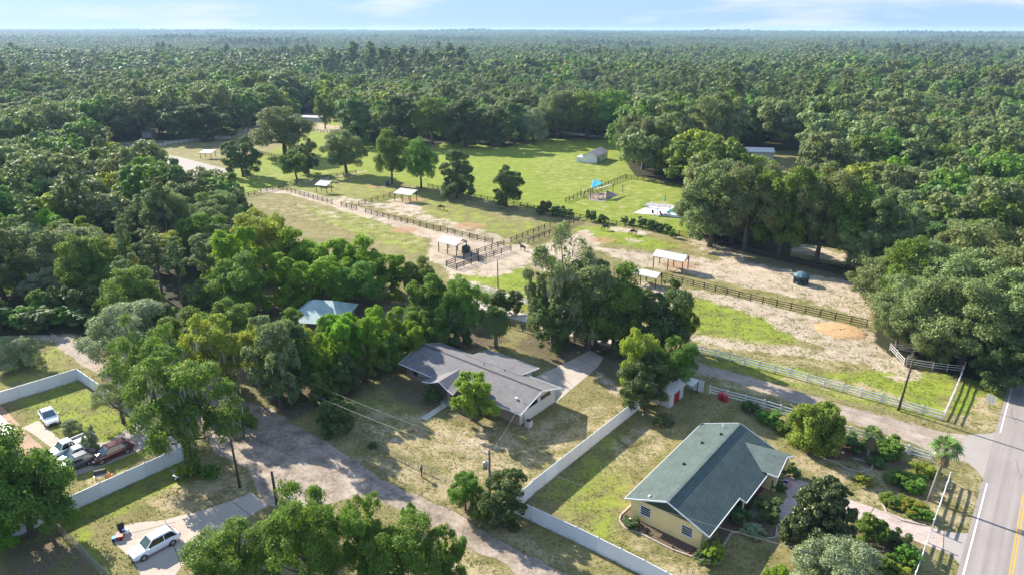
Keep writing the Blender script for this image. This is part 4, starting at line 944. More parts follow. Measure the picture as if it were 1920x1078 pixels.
# the rest of the forest: nobody could count it
SRC = ['oak', 'green', 'talloak', 'dark', 'yellow', 'bright', 'pine', 'oak', 'green', 'oak', 'grey']
def source_obj(k, v, far):
    """unlinked tree the forest copies"""
    d = KIND[k]; rg_seed = 4000 + v * 13 + len(k)
    if not far:
        me = LOW[k][v % d['var']][0]
    else:
        nl, per, ls = (8, 16, 0.72)
        me = crown_mesh('forest_crown', rg_seed, d['shape'], d['R'], d['H'], nl, per, ls, d['mat'], 0.08, aspect=0.75, sub=5, rough=0.28)[0]
    o = bpy.data.objects.new('forest_tree', me); return o
srcs_mid = [source_obj(k, i, False) for i, k in enumerate(SRC)]
srcs_far = [source_obj(k, i, True) for i, k in enumerate(SRC)]
def forest(name, label, X, Y, sidx, scl, zs, srcs):
    n = len(X); me = bpy.data.meshes.new(name)
    me.vertices.add(n); me.vertices.foreach_set('co', np.stack([X, Y, terrain(X, Y)], -1).astype(np.float32).ravel())
    for nm, ty, val in (('kind_index', 'INT', sidx.astype(np.int32)), ('tree_scale', 'FLOAT_VECTOR', np.stack([scl, scl, scl * zs], -1).astype(np.float32)), ('spin', 'FLOAT_VECTOR', np.stack([np.zeros(n), np.zeros(n), np.random.default_rng(4).uniform(0, 6.28, n)], -1).astype(np.float32))):
        a = me.attributes.new(nm, ty, 'POINT'); a.data.foreach_set('value' if ty == 'INT' else 'vector', val.ravel())
    o = link(name, me); tag(o, label, 'forest', kind='stuff')
    ng = bpy.data.node_groups.new(name, 'GeometryNodeTree')
    ng.interface.new_socket('Geometry', in_out='INPUT', socket_type='NodeSocketGeometry'); ng.interface.new_socket('Geometry', in_out='OUTPUT', socket_type='NodeSocketGeometry')
    gi = ng.nodes.new('NodeGroupInput'); go = ng.nodes.new('NodeGroupOutput')
    ip = ng.nodes.new('GeometryNodeInstanceOnPoints'); gti = ng.nodes.new('GeometryNodeGeometryToInstance')
    for s_ in reversed(srcs):
        oi = ng.nodes.new('GeometryNodeObjectInfo'); oi.inputs['Object'].default_value = s_; ng.links.new(oi.outputs['Geometry'], gti.inputs[0])
    def attr(nm, ty):
        a = ng.nodes.new('GeometryNodeInputNamedAttribute'); a.data_type = ty; a.inputs['Name'].default_value = nm; return a.outputs['Attribute']
    ng.links.new(gi.outputs[0], ip.inputs['Points']); ng.links.new(gti.outputs[0], ip.inputs['Instance']); ip.inputs['Pick Instance'].default_value = True
    ng.links.new(attr('kind_index', 'INT'), ip.inputs['Instance Index']); ng.links.new(attr('spin', 'FLOAT_VECTOR'), ip.inputs['Rotation']); ng.links.new(attr('tree_scale', 'FLOAT_VECTOR'), ip.inputs['Scale'])
    ng.links.new(ip.outputs[0], go.inputs[0])
    md = o.modifiers.new('trees', 'NODES'); md.node_group = ng
    return o
def sidx_for(K):
    m_ = {'oak': [0, 7, 9], 'green': [1, 8], 'talloak': [2], 'dark': [3], 'yellow': [4], 'bright': [5], 'pine': [6], 'grey': [10]}
    rg = random.Random(2); return np.array([rg.choice(m_[str(k)]) for k in K])
rg_ = np.random.default_rng(8)
def hvar(x, y):
    return 1.0 + 0.16 * np.sin(x / 47 + 2 * np.sin(y / 90)) + 0.14 * np.cos(y / 61 + x / 130) + 0.10 * np.sin((x + 2 * y) / 210)
def thin(x, y):
    """clearings and thinner patches"""
    f = np.sin(x / 130 + 1.7) * np.cos(y / 95 + 0.3) + 0.6 * np.sin((x - y) / 75 + 1)
    return (f < 1.12) | (np.random.default_rng(5).random(len(x)) < 0.25)
x1, y1 = X[rest], Y[rest]; k1 = K[rest]
xa, ya = scatter(620, 1500, 16.5, 31, 0.80); kp = ~is_open(xa, ya) & thin(xa, ya); xa, ya = xa[kp], ya[kp]; ka = kinds_at(xa, ya, 12)
forest('forest', 'middle distance forest of mixed oaks beyond the clearings', np.concatenate([x1]), np.concatenate([y1]), sidx_for(k1), hvar(x1, y1) * rg_.uniform(1.05, 1.75, len(x1)), rg_.uniform(0.8, 1.2, len(x1)), srcs_mid)
xb, yb = scatter(1500, 3600, 20, 32, 0.80); kp = ~is_open(xb, yb) & thin(xb / 3, yb / 3); xb, yb = xb[kp], yb[kp]; kb = kinds_at(xb / 2, yb / 2, 13)
xc, yc = scatter(3600, 7600, 30, 33, 0.80); kc = kinds_at(xc / 4, yc / 4, 14)
sc_ = np.concatenate([hvar(xa, ya) * rg_.uniform(1.35, 2.4, len(xa)), hvar(xb / 3, yb / 3) * rg_.uniform(1.5, 2.8, len(xb)), hvar(xc / 8, yc / 8) * rg_.uniform(1.6, 4.0, len(xc))])
zz_ = np.concatenate([rg_.uniform(0.55, 0.9, len(xa)), rg_.uniform(0.42, 0.65, len(xb)), rg_.uniform(0.32, 0.5, len(xc))])
forest('forest', 'far forest reaching the horizon', np.concatenate([xa, xb, xc]), np.concatenate([ya, yb, yc]), sidx_for(np.concatenate([ka, kb, kc])), sc_, zz_, srcs_far)
print('TREES', NTREE[0], 'scatter', len(rest), len(xa), len(xb), len(xc))

# ---------------------------------------------------------------- small growth and litter on the ground
def tufts(name, label, n, mats, size, seed, region, k=4, flat=0.0, far=135):
    rg = np.random.default_rng(seed); P_ = []
    y = 38 + (far - 38) * rg.random(n * 3) ** 0.8; x = rg.uniform(-0.82, 0.82, n * 3) * (y + 18)
    ok = is_open(x, y)
    for q in SHEETS: ok &= ~inside(q, x, y)
    if region is not None:
        r_ = np.zeros(len(x), bool)
        for q in region: r_ |= inside(gl(q), x, y)
        ok &= r_
    cl = np.sin(x * 0.9 + 2 * np.sin(y * 0.5)) * np.cos(y * 1.1 + np.sin(x * 0.4)); ok &= cl > rg.uniform(-1, 0.8, len(x))
    x, y = x[ok][:n], y[ok][:n]; m = len(x)
    x = np.repeat(x, k) + rg.normal(size=m*k) * size; y = np.repeat(y, k) + rg.normal(size=m*k) * size
    P = np.stack([x, y, np.full(m*k, size * 0.5 if not flat else 0.03)], 1)
    Nn = rdir(rg, m*k) * (1 - flat) + np.array([0, 0, flat * 3])
    me = leaf_mesh(name, P, Nn, rg.uniform(.4, 1.1, m*k) * size, mats[0], rg, 0.5, mi=rg.integers(0, len(mats), m*k), mats=mats)
    tag(link(name, me), label, 'ground cover', kind='stuff')
tufts('grass_tufts', 'taller grass tufts and weeds over the lawns and verges', 26000, ['leaf_green', 'leaf_yellow', 'leaf_oak', 'leaf_straw'], 0.11, 3, None)
tufts('leaf_litter', 'dry leaves scattered on the brown lawn and street verge', 9000, ['leaf_straw', 'leaf_straw', 'leaf_red'], 0.09, 4, [[(640,740),(820,760),(1180,690),(1190,750),(1000,915),(960,990),(850,960),(640,870)], [(250,720),(480,760),(480,920),(330,960),(240,900)], [(980,600),(1180,650),(1180,720),(960,680)]], 3, 0.6, 120)
tufts('weeds', 'weeds and rough patches in the paddocks', 12000, ['leaf_yellow', 'leaf_bright', 'leaf_straw'], 0.20, 6, [[(850,515),(980,500),(1290,560),(1640,620),(1800,700),(1765,780),(1290,660),(850,560)], [(440,380),(700,380),(820,480),(560,420)], [(1000,440),(1250,440),(1640,560),(1640,600),(1100,520)]], 4, 0.2, 240)
# ---------------------------------------------------------------- houses (local axes: x along u, y along v)
def frame_box(b, x0, x1, y0, y1, z0, z1): b.box(x0, x1, y0, y1, z0, z1)
def window(parent, c, wd, ht, face, sash='white_paint', glass='glass_dark', depth=0.05, bars=1, label=None, name='window'):
    """window centred at c on a wall facing -y ('s'), +y ('n'), +x ('e') or -x ('w')"""
    x, y, z = c; f = MB(); t = 0.07; s_ = {'s': -1, 'n': 1, 'e': 1, 'w': -1}[face]
    def bx(b, a0, a1, z0, z1, d0, d1):
        d0, d1 = sorted((s_ * d0, s_ * d1))
        if face in 'sn': b.box(x + a0, x + a1, y + d0, y + d1, z + z0, z + z1)
        else: b.box(x + d0, x + d1, y + a0, y + a1, z + z0, z + z1)
    bx(f, -wd/2 - t, wd/2 + t, ht/2, ht/2 + t, 0.0, depth); bx(f, -wd/2 - t, wd/2 + t, -ht/2 - t * 1.3, -ht/2, 0.0, depth * 1.8)
    bx(f, -wd/2 - t, -wd/2, -ht/2, ht/2, 0.0, depth); bx(f, wd/2, wd/2 + t, -ht/2, ht/2, 0.0, depth)
    for k in range(bars): zz = -ht/2 + ht * (k + 1) / (bars + 1); bx(f, -wd/2, wd/2, zz - 0.02, zz + 0.02, 0.008, depth * 0.8)
    w_ = f.build(name, sash, parent)
    gb = MB(); bx(gb, -wd/2, wd/2, -ht/2, ht/2, 0.002, 0.006); gb.build('pane', glass, w_)
    if label: w_['label'] = label
    return w_
def wall(b, x0, x1, y0, y1, z0, z1): b.box(x0, x1, y0, y1, z0, z1)
def gable_prism(b, x0, x1, y, th, z0, zr, xr, z1=None):
    """triangle in the xz plane at y..y+th"""
    z1 = z0 if z1 is None else z1
    v = [(x0, y, z0), (x1, y, z1), (xr, y, zr), (x0, y + th, z0), (x1, y + th, z1), (xr, y + th, zr)]
    b.add(v, [(0, 1, 2), (5, 4, 3), (0, 3, 4, 1), (1, 4, 5, 2), (2, 5, 3, 0)])
def gable_prism_y(b, y0, y1, x, th, z0, zr, yr):
    v = [(x, y0, z0), (x, y1, z0), (x, yr, zr), (x + th, y0, z0), (x + th, y1, z0), (x + th, yr, zr)]
    b.add(v, [(2, 1, 0), (3, 4, 5), (1, 4, 3, 0), (2, 5, 4, 1), (0, 3, 5, 2)])

# --- yellow house: u -29.1..-19.5, v 55.4..74.7, ridge u -24.25
O = W(-24.25, 65.0); yh = thing('house', 'yellow stucco house with a dark green shingle roof by the highway', 'house', O, A0)
b = MB(); wall(b, -4.45, -4.25, -8.75, 9.25, 0, 2.62); wall(b, -4.45, 3.75, -8.95, -8.75, 0, 2.62); wall(b, -4.45, 4.2, 9.25, 9.45, 0, 2.62)
wall(b, 3.55, 3.75, -8.75, -1.6, 0, 2.62); wall(b, 2.3, 3.75, -1.6, -1.45, 0, 2.62); wall(b, 2.3, 2.45, -1.45, 5.2, 0, 2.62)
wall(b, 2.3, 5.9, 5.2, 5.35, 0, 2.5); wall(b, 5.75, 5.9, 5.35, 9.3, 0, 2.5); b.box(-4.24, 3.5, -8.74, 9.24, 2.40, 2.44)
b.build('wall', 'stucco_yellow', yh)
b = MB(); gable_prism(b, -4.45, 3.75, -8.93, 0.16, 2.62, 4.28, 0.0, 2.80); gable_prism(b, -4.45, 4.0, 9.27, 0.16, 2.62, 4.28, 0.0, 2.85); b.build('gable', 'siding_green', yh)
def sl(x): return 4.50 - abs(x) * (1.92 / 4.8)
rf = MB()
rf.slab([(-4.85, -9.6, sl(4.85)), (0, -9.6, 4.5), (0, 9.7, 4.5), (-4.85, 9.7, sl(4.85))], 0.14)
rf.slab([(0, -9.6, 4.5), (4.75, -9.6, sl(4.75)), (4.75, -1.7, sl(4.75)), (0, -1.7, 4.5)], 0.14)
rf.slab([(0, -1.7, 4.5), (5.5, -1.7, sl(5.5)), (5.5, 4.7, sl(5.5)), (0, 4.7, 4.5)], 0.14)
rf.slab([(0, 4.7, 4.5), (5.2, 4.7, sl(5.2)), (5.2, 9.7, sl(5.2)), (0, 9.7, 4.5)], 0.142)
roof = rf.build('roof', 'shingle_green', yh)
wz = MB(); ry = 7.05
wz.slab([(1.75, ry, 3.86), (6.7, ry, 3.86), (6.7, 4.45, 2.62), (4.9, 4.45, 2.62)], 0.12)
wz.slab([(1.75, ry, 3.86), (4.95, 9.95, 2.52), (6.7, 9.95, 2.52), (6.7, ry, 3.86)], 0.12)
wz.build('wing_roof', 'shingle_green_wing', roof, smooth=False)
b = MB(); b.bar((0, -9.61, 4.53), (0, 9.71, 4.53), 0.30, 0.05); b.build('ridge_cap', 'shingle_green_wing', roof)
f = MB()
for a, c in (((-4.88, -9.64, sl(4.85) - 0.06), (0, -9.64, 4.45)), ((0, -9.64, 4.45), (4.78, -9.64, sl(4.75) - 0.06)), ((-4.89, -9.66, sl(4.85) - 0.06), (-4.89, 9.7, sl(4.85) - 0.06)), ((4.79, -9.66, sl(4.75) - 0.07), (4.79, -1.75, sl(4.75) - 0.07)),
             ((4.78, -1.74, sl(4.8) - 0.1), (5.54, -1.74, sl(5.5) - 0.06)), ((5.54, -1.72, sl(5.5) - 0.07), (5.54, 4.6, sl(5.5) - 0.07)), ((-4.88, 9.74, sl(4.85) - 0.06), (0, 9.74, 4.45)), ((0, 9.74, 4.45), (5.2, 9.74, sl(5.2) - 0.06)),
             ((6.74, 4.43, 2.57), (6.74, ry, 3.81)), ((6.74, ry, 3.81), (6.74, 9.97, 2.47)), ((5.5, 4.41, 2.56), (6.74, 4.41, 2.56))):
    f.bar(a, c, 0.05, 0.17)
f.build('fascia', 'white_paint', roof)
gable_b = MB(); gable_prism_y(gable_b, 5.1, 9.4, 6.0, 0.1, 2.5, 3.6, ry); gable_b.build('gable', 'stucco_yellow', yh)
window(yh, (-2.65, -8.95, 1.55), 1.15, 1.05, 's', bars=3); window(yh, (2.15, -8.95, 1.5), 1.15, 1.05, 's', bars=3)
window(yh, (3.75, -5.5, 1.5), 1.4, 1.1, 'e', bars=1); window(yh, (2.45, 3.4, 1.5), 1.6, 1.2, 'e', bars=2)
window(yh, (-4.45, -3, 1.55), 1.1, 1.0, 'w', bars=2); window(yh, (-4.45, 4, 1.55), 1.1, 1.0, 'w', bars=2)
b = MB(); b.box(2.46, 2.52, 0.0, 1.05, 0.02, 2.15); dr = b.build('door', 'red_paint', yh); dr['label'] = 'red front door'
b = MB(); b.box(2.525, 2.56, 0.85, 0.93, 1.0, 1.12); b.build('handle', 'chrome', dr)
b = MB(); b.box(2.46, 5.2, -1.2, 5.1, 0.02, 0.10); b.build('porch_floor', 'mulch_red', yh)
for yy in (-1.2, 1.6): 
    b = MB(); b.box(5.0, 5.14, yy - 0.07, yy + 0.07, 0.1, sl(5.1) - 0.15); b.build('post', 'white_paint', yh)
for yy in (5.45, 9.1):
    b = MB(); b.box(6.1, 6.45, yy - 0.18, yy + 0.18, 0.0, 2.6); b.build('pillar', 'stucco_yellow', yh)
for (xx, yy) in ((-2.3, 4.0), (-2.0, -1.5), (-1.0, 6.4)):
    b = MB(); z0 = sl(xx); b.box(xx - 0.14, xx + 0.14, yy - 0.12, yy + 0.12, z0 - 0.1, z0 + 0.22); b.build('roof_vent', 'black_plastic', roof)
b = MB(); b.tube([(-1.6, 8.4, sl(1.6) - .1), (-1.6, 8.4, sl(1.6) + 0.5)], 0.06, 8); b.build('vent_pipe', 'white_paint', roof)
b = MB(); b.lathe([(0.16, 0), (0.20, 0.10), (0.05, 0.22)], (-2.3, -8.9, sl(2.3)), 10); b.build('roof_vent', 'galv', roof)
# flag on the porch
P = O + Matrix.Rotation(A0, 3, 'Z') @ Vector((6.9, 5.3, 2.0))
fl = thing('flag', 'small striped red and white flag with a blue corner on a porch pole', 'flag', P, A0)
b = MB(); b.bar((-0.35, 0, -0.25), (0.75, -0.15, 0.25), 0.03); b.build('flag_pole', 'white_paint', fl)
b = MB(); 
for k in range(13):
    b.mi = k % 2
    if k < 7: b.mi = k % 2
    x0 = 0.35; z1 = 0.06 - k * 0.055
    n = 6
    for j in range(n):
        if k < 7 and j < 3: continue
        xa, xb_ = x0 - 0.02 + j * 0.15, x0 - 0.02 + (j + 1) * 0.15
        ya, yb_ = -0.1 + 0.04 * math.sin(j * 1.3), -0.1 + 0.04 * math.sin((j + 1) * 1.3)
        b.add([(xa, ya, z1 - 0.055), (xb_, yb_, z1 - 0.055), (xb_, yb_, z1), (xa, ya, z1)], [(0, 1, 2, 3)])
b.mi = 2
for j in range(3):
    xa, xb_ = 0.33 + j * 0.15, 0.33 + (j + 1) * 0.15; ya, yb_ = -0.1 + 0.04 * math.sin(j * 1.3), -0.1 + 0.04 * math.sin((j + 1) * 1.3)
    b.add([(xa, ya, 0.06 - 7 * 0.055), (xb_, yb_, 0.06 - 7 * 0.055), (xb_, yb_, 0.06), (xa, ya, 0.06)], [(0, 1, 2, 3)])
b.build('cloth', ['flag_red', 'flag_white', 'flag_blue'], fl)

# --- grey roofed brick house: u -72.1..-48.6, v 61.9..71.0
O = W(-60.4, 66.45); gh = thing('house', 'long brick ranch house with a grey shingle roof and white gable end', 'house', O, A0)
def sg(y): return 4.08 - abs(y) * (1.56 / 4.6)
b = MB(); wall(b, -11.1, 10.9, -3.75, -3.6, 0, 2.62); b.build('front_wall', 'brick', gh)
b = MB(); wall(b, -11.1, -10.95, -3.6, 3.75, 0, 2.62); gable_prism_y(b, -3.7, 3.7, -11.1, 0.15, 2.621, 3.9, 0.0); b.build('end_wall', 'brick_side', gh)
b = MB(); wall(b, 10.75, 10.9, -3.6, 4.4, 0, 2.5); gable_prism_y(b, -3.7, 4.3, 10.75, 0.15, 2.501, 3.82, 0.0); b.build('gable_wall', 'siding_white', gh)
b = MB(); wall(b, -10.95, 10.75, 3.6, 3.75, 0, 2.62); wall(b, -3.9, 4.6, 6.9, 7.05, 0, 2.25); wall(b, 4.6, 4.75, 3.75, 7.05, 0, 2.25); wall(b, -4.05, -3.9, 3.75, 7.05, 0, 2.25); b.build('back_wall', 'siding_white', gh)
rf = MB(); rf.slab([(-11.75, -4.62, sg(4.62)), (11.8, -4.62, sg(4.62)), (11.8, 0, 4.08), (-11.75, 0, 4.08)], 0.13)
rf.slab([(-11.75, 0, 4.08), (11.8, 0, 4.08), (11.8, 4.62, sg(4.62)), (-11.75, 4.62, sg(4.62))], 0.13)
rf.slab([(-4.5, 3.0, sg(3.0) + 0.05), (5.6, 3.0, sg(3.0) + 0.05), (5.6, 7.6, 2.42), (-4.5, 7.6, 2.42)], 0.13)
roof = rf.build('roof', 'shingle_grey', gh)
b = MB(); b.bar((-11.74, 0, 4.10), (11.79, 0, 4.10), 0.24, 0.04); b.build('ridge_cap', 'ridge_dark', roof)
f = MB()
for a, c in (((-11.79, -4.62, sg(4.62) - 0.07), (-11.79, 0, 4.0)), ((-11.79, 0, 4.0), (-11.79, 4.62, sg(4.62) - 0.07)), ((11.84, -4.62, sg(4.62) - 0.07), (11.84, 0, 4.0)), ((11.84, 0, 4.0), (11.84, 4.62, sg(4.62) - 0.07)),
             ((-11.8, -4.66, sg(4.62) - 0.07), (11.86, -4.66, sg(4.62) - 0.07)), ((5.64, 3.2, 3.0), (5.64, 7.62, 2.36)), ((-4.5, 7.64, 2.36), (5.66, 7.64, 2.36)), ((5.7, 4.66, sg(4.62) - 0.07), (11.86, 4.66, sg(4.62) - 0.07))):
    f.bar(a, c, 0.05, 0.16)
f.build('fascia', 'white_paint', roof)
# porch gable, flared
pg = MB()
for s_, e in ((-1, 0), (1, 0)):
    x0 = -1.9
    pg.slab([(x0, 0.1, 3.62), (x0, -6.0, 3.32), (x0 + s_ * 1.7, -6.1, 2.62), (x0 + s_ * 1.5, -3.4, 2.98)], 0.09)
    pg.slab([(x0 + s_ * 1.7, -6.1, 2.622), (x0 + s_ * 3.1, -6.3, 2.44), (x0 + s_ * 2.6, -4.3, 2.66), (x0 + s_ * 1.5, -3.4, 2.982)], 0.09)
pr_ = pg.build('porch_roof', 'shingle_grey', roof)
b = MB(); b.bar((-1.9, -6.04, 3.27), (-3.6, -6.14, 2.57), 0.05, 0.14); b.bar((-3.6, -6.15, 2.57), (-5.0, -6.34, 2.39), 0.05, 0.14); b.bar((-1.9, -6.04, 3.27), (-0.2, -6.14, 2.57), 0.05, 0.14); b.bar((-0.2, -6.15, 2.57), (1.2, -6.34, 2.39), 0.05, 0.14); b.build('fascia', 'white_paint', pr_)
for xx in (-4.3, -0.1):
    b = MB(); b.box(xx - 0.25, xx + 0.25, -5.9, -5.4, 0, 2.5); b.build('pillar', 'brick', gh)
b = MB(); b.box(-4.6, 0.6, -6.0, -3.76, 0.0, 0.14); b.build('porch_floor', 'concrete_grey', gh)
b = MB(); b.box(-2.1, -1.15, -3.80, -3.76, 0.15, 2.2); dr = b.build('door', 'black_plastic', gh); 
b = MB(); b.box(-1.3, -1.22, -3.84, -3.805, 1.05, 1.15); b.build('handle', 'chrome', dr)
for (xx, wd, ht, zz) in ((-9.2, 0.8, 1.2, 1.7), (-7.6, 1.6, 0.8, 1.9), (-5.9, 0.8, 1.2, 1.7), (2.9, 1.9, 1.1, 1.7), (5.3, 0.7, 0.8, 1.9), (7.2, 1.9, 0.7, 2.0), (9.1, 0.6, 0.7, 2.0)):
    window(gh, (xx, -3.75, zz), wd, ht, 's', sash='black_plastic' if wd < 1 else 'white_paint')
window(gh, (10.9, -0.9, 2.15), 2.3, 0.62, 'e', bars=0, sash='siding_white'); window(gh, (10.9, 2.1, 2.15), 2.3, 0.62, 'e', bars=0, sash='siding_white')
b = MB(); b.tube([(11.0, -2.9, 0.6), (11.0, -2.9, 3.3)], 0.04, 6); b.tube([(11.0, -2.9, 3.3), (11.0, -2.9, 4.2)], 0.03, 6); b.build('service_mast', 'galv', gh)
for xx, yy in ((0.0, 1.6), (3.3, 2.4)):
    b = MB(); b.tube([(xx, yy, sg(yy) - .1), (xx, yy, sg(yy) + 0.35)], 0.06, 8); b.build('vent_pipe', 'black_plastic', roof)
b = MB(); b.box(9.4, 9.7, -2.9, -2.6, sg(2.8) - .1, sg(2.8) + 0.3); b.build('roof_vent', 'white_paint', roof)
P = W(-48.55, 63.5); ac = thing('air_conditioner', 'pale air conditioning unit against the white gable wall', 'air conditioner', P, A0)
b = MB(); b.box(-0.4, 0.4, -0.4, 0.4, 0.08, 0.85); b.build('cabinet', 'concrete', ac)
b = MB(); b.lathe([(0.33, 0), (0.33, 0.05), (0.28, 0.07), (0.05, 0.09)], (0, 0, 0.852), 14); b.build('fan_grille', 'black_plastic', ac)
b = MB(); b.box(-0.5, 0.5, -0.5, 0.5, -0.02, 0.08); b.build('base', 'concrete_grey', ac)
# stepping walk to the grey house
sp = thing('stepping_stones', 'row of pale square paving slabs leading to the grey house door', 'paving slabs', W(-61.2, 60.4), A0)
for k in range(8):
    b = MB(); y = -k * 0.62; b.box(-0.5 + 0.06 * k, 0.5 + 0.06 * k, y - 0.27, y + 0.27, -0.02, 0.05); b.build('slab', 'slab_pale', sp)

# --- teal metal roofed house in the trees
O = W(-102, 62.0); 
P0 = g(606, 610); th_ = thing('house', 'house with a pale teal metal hip roof buried in the trees', 'house', P0, R(-8))
b = MB(); b.box(-4.0, 4.6, -4.5, 4.0, 0, 2.6); b.build('wall', 'brick', th_)
rf = MB(); e = 2.62; rz = 4.7
c_ = [(-4.7, -5.2, e), (5.3, -5.2, e), (5.3, 4.7, e), (-4.7, 4.7, e)]; r0, r1 = (-1.6, 0.6, rz), (2.0, 0.6, rz)
rf.slab([c_[0], c_[1], r1, r0], 0.08); rf.slab([c_[1], c_[2], r1], 0.08); rf.slab([c_[2], c_[3], r0, r1], 0.08); rf.slab([c_[3], c_[0], r0], 0.08)
rf.build('roof', 'teal_roof', th_)
window(th_, (-1.5, -4.5, 1.5), 1.2, 1.1, 's'); window(th_, (2.5, -4.5, 1.5), 1.2, 1.1, 's')

# --- garden shed
O = g(1262, 757); sh = thing('garden_shed', 'white lap sided garden shed with a red door under the dark tree', 'shed', O + Vector((-0.6, 1.4, 0)), A0)
b = MB(); b.box(-1.5, 1.5, -2.1, 2.1, 0, 2.15); gable_prism(b, -1.5, 1.5, -2.1, 0.1, 2.151, 2.9, 0); b.build('wall', 'white_siding_lap', sh)
rf = MB(); rf.slab([(-1.75, -2.3, 2.08), (0, -2.3, 2.98), (0, 2.3, 2.98), (-1.75, 2.3, 2.08)], 0.06); rf.slab([(0, -2.3, 2.98), (1.75, -2.3, 2.08), (1.75, 2.3, 2.08), (0, 2.3, 2.98)], 0.06); rf.build('roof', 'metal_roof', sh)
b = MB(); b.box(1.505, 1.55, -0.9, 0.75, 0.1, 1.9); dr = b.build('door', 'red_paint', sh)
b = MB(); b.box(1.555, 1.58, 0.5, 0.58, 0.95, 1.1); b.build('handle', 'chrome', dr)
O = g(1288, 738); sh2 = thing('lean_to', 'low lean to with a pale sheet roof beside the white fence panel', 'lean-to', O, A0)
rf = MB(); rf.slab([(-2.0, -0.9, 2.35), (1.1, -0.9, 2.0), (1.1, 1.3, 2.0), (-2.0, 1.3, 2.35)], 0.05); rf.build('roof', 'metal_roof', sh2)
for xx in (-1.8, 1.0):
    for yy in (-0.8, 1.2): b = MB(); b.box(xx - .05, xx + .05, yy - .05, yy + .05, 0, 1.95); b.build('post', 'dark_wood', sh2)

# --- building at the left edge
O = g(-95, 868); lb = thing('house', 'low house with a pale grey ribbed roof cut by the left edge', 'house', O, A0)
b = MB(); b.box(-7.5, 3.2, -4, 6.2, 0, 2.3); b.build('wall', 'siding_white', lb)
rf = MB(); rf.slab([(-8, -4.4, 2.4), (3.7, -4.4, 2.4), (3.7, 6.6, 2.9), (-8, 6.6, 2.9)], 0.12); rf.build('roof', 'grey_roof_sheet', lb)

# --- white barn in the pasture
P0 = g(1103, 306.5); bn = thing('barn', 'small white barn with a rusty pink metal roof in the bright pasture', 'barn', P0, R(-26))
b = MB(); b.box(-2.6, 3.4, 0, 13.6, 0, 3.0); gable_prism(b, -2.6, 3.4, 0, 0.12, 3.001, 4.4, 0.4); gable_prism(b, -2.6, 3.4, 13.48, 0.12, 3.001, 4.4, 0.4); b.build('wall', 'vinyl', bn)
rf = MB(); rf.slab([(-3.0, -0.4, 2.9), (0.4, -0.4, 4.55), (0.4, 14.0, 4.55), (-3.0, 14.0, 2.9)], 0.08); rf.slab([(0.4, -0.4, 4.55), (3.8, -0.4, 2.9), (3.8, 14.0, 2.9), (0.4, 14.0, 4.55)], 0.08); rf.build('roof', 'rust_roof', bn)
b = MB(); b.box(-5.2, -2.61, 0.4, 6, 0, 2.1); b.build('side_shed', 'vinyl', bn)
b = MB(); b.box(3.401, 3.45, 2.0, 3.2, 0, 2.2); b.build('door', 'glass_dark', bn)
window(bn, (3.4, 7.5, 1.7), 0.8, 0.9, 'e'); 
b = MB(); b.box(-2.2, -0.2, -0.05, -0.003, 0.1, 2.3); b.build('door', 'white_paint', bn)
# far roofs
def far_shed(px, yb, wpx, hm, dm, mat, label, rz=0.0, name='shed', cat='shed', rise=1.2):
    P = g(px, yb); wm = wpx / FPX * depth(P); t = thing(name, label, cat, P, rz)
    b = MB(); b.box(-wm/2 + .3, wm/2 - .3, -dm/2 + .3, dm/2 - .3, 0, hm); b.build('wall', 'siding_white', t)
    rf = MB(); rf.slab([(-wm/2, -dm/2, hm), (wm/2, -dm/2, hm), (wm/2, 0, hm + rise), (-wm/2, 0, hm + rise)], 0.1); rf.slab([(-wm/2, 0, hm + rise), (wm/2, 0, hm + rise), (wm/2, dm/2, hm), (-wm/2, dm/2, hm)], 0.1); rf.build('roof', mat, t); return t
far_shed(1421, 297, 52, 3.2, 9, 'metal_roof', 'long white roofed building half hidden in the oaks', R(-10), 'barn', 'barn')
far_shed(1365, 290, 26, 3.0, 6, 'metal_roof', 'pale roof end showing left of the long white roof', R(-10))
far_shed(215, 152, 62, 5, 14, 'metal_roof', 'far white roof in the forest on the left', 0)
far_shed(1803, 212, 20, 5, 12, 'metal_roof', 'tiny white roof in the forest on the right', R(20))
far_shed(1659, 155, 60, 4, 16, 'metal_roof', 'far pale strip roof among the right hand trees', 0)
far_shed(580, 226, 66, 2.2, 9, 'metal_roof', 'long pale roof behind the small paddock', R(-18), 'barn', 'barn', 0.6)
far_shed(280, 258, 20, 2.6, 5, 'metal_roof', 'small white shed at the parked truck lot', 0)

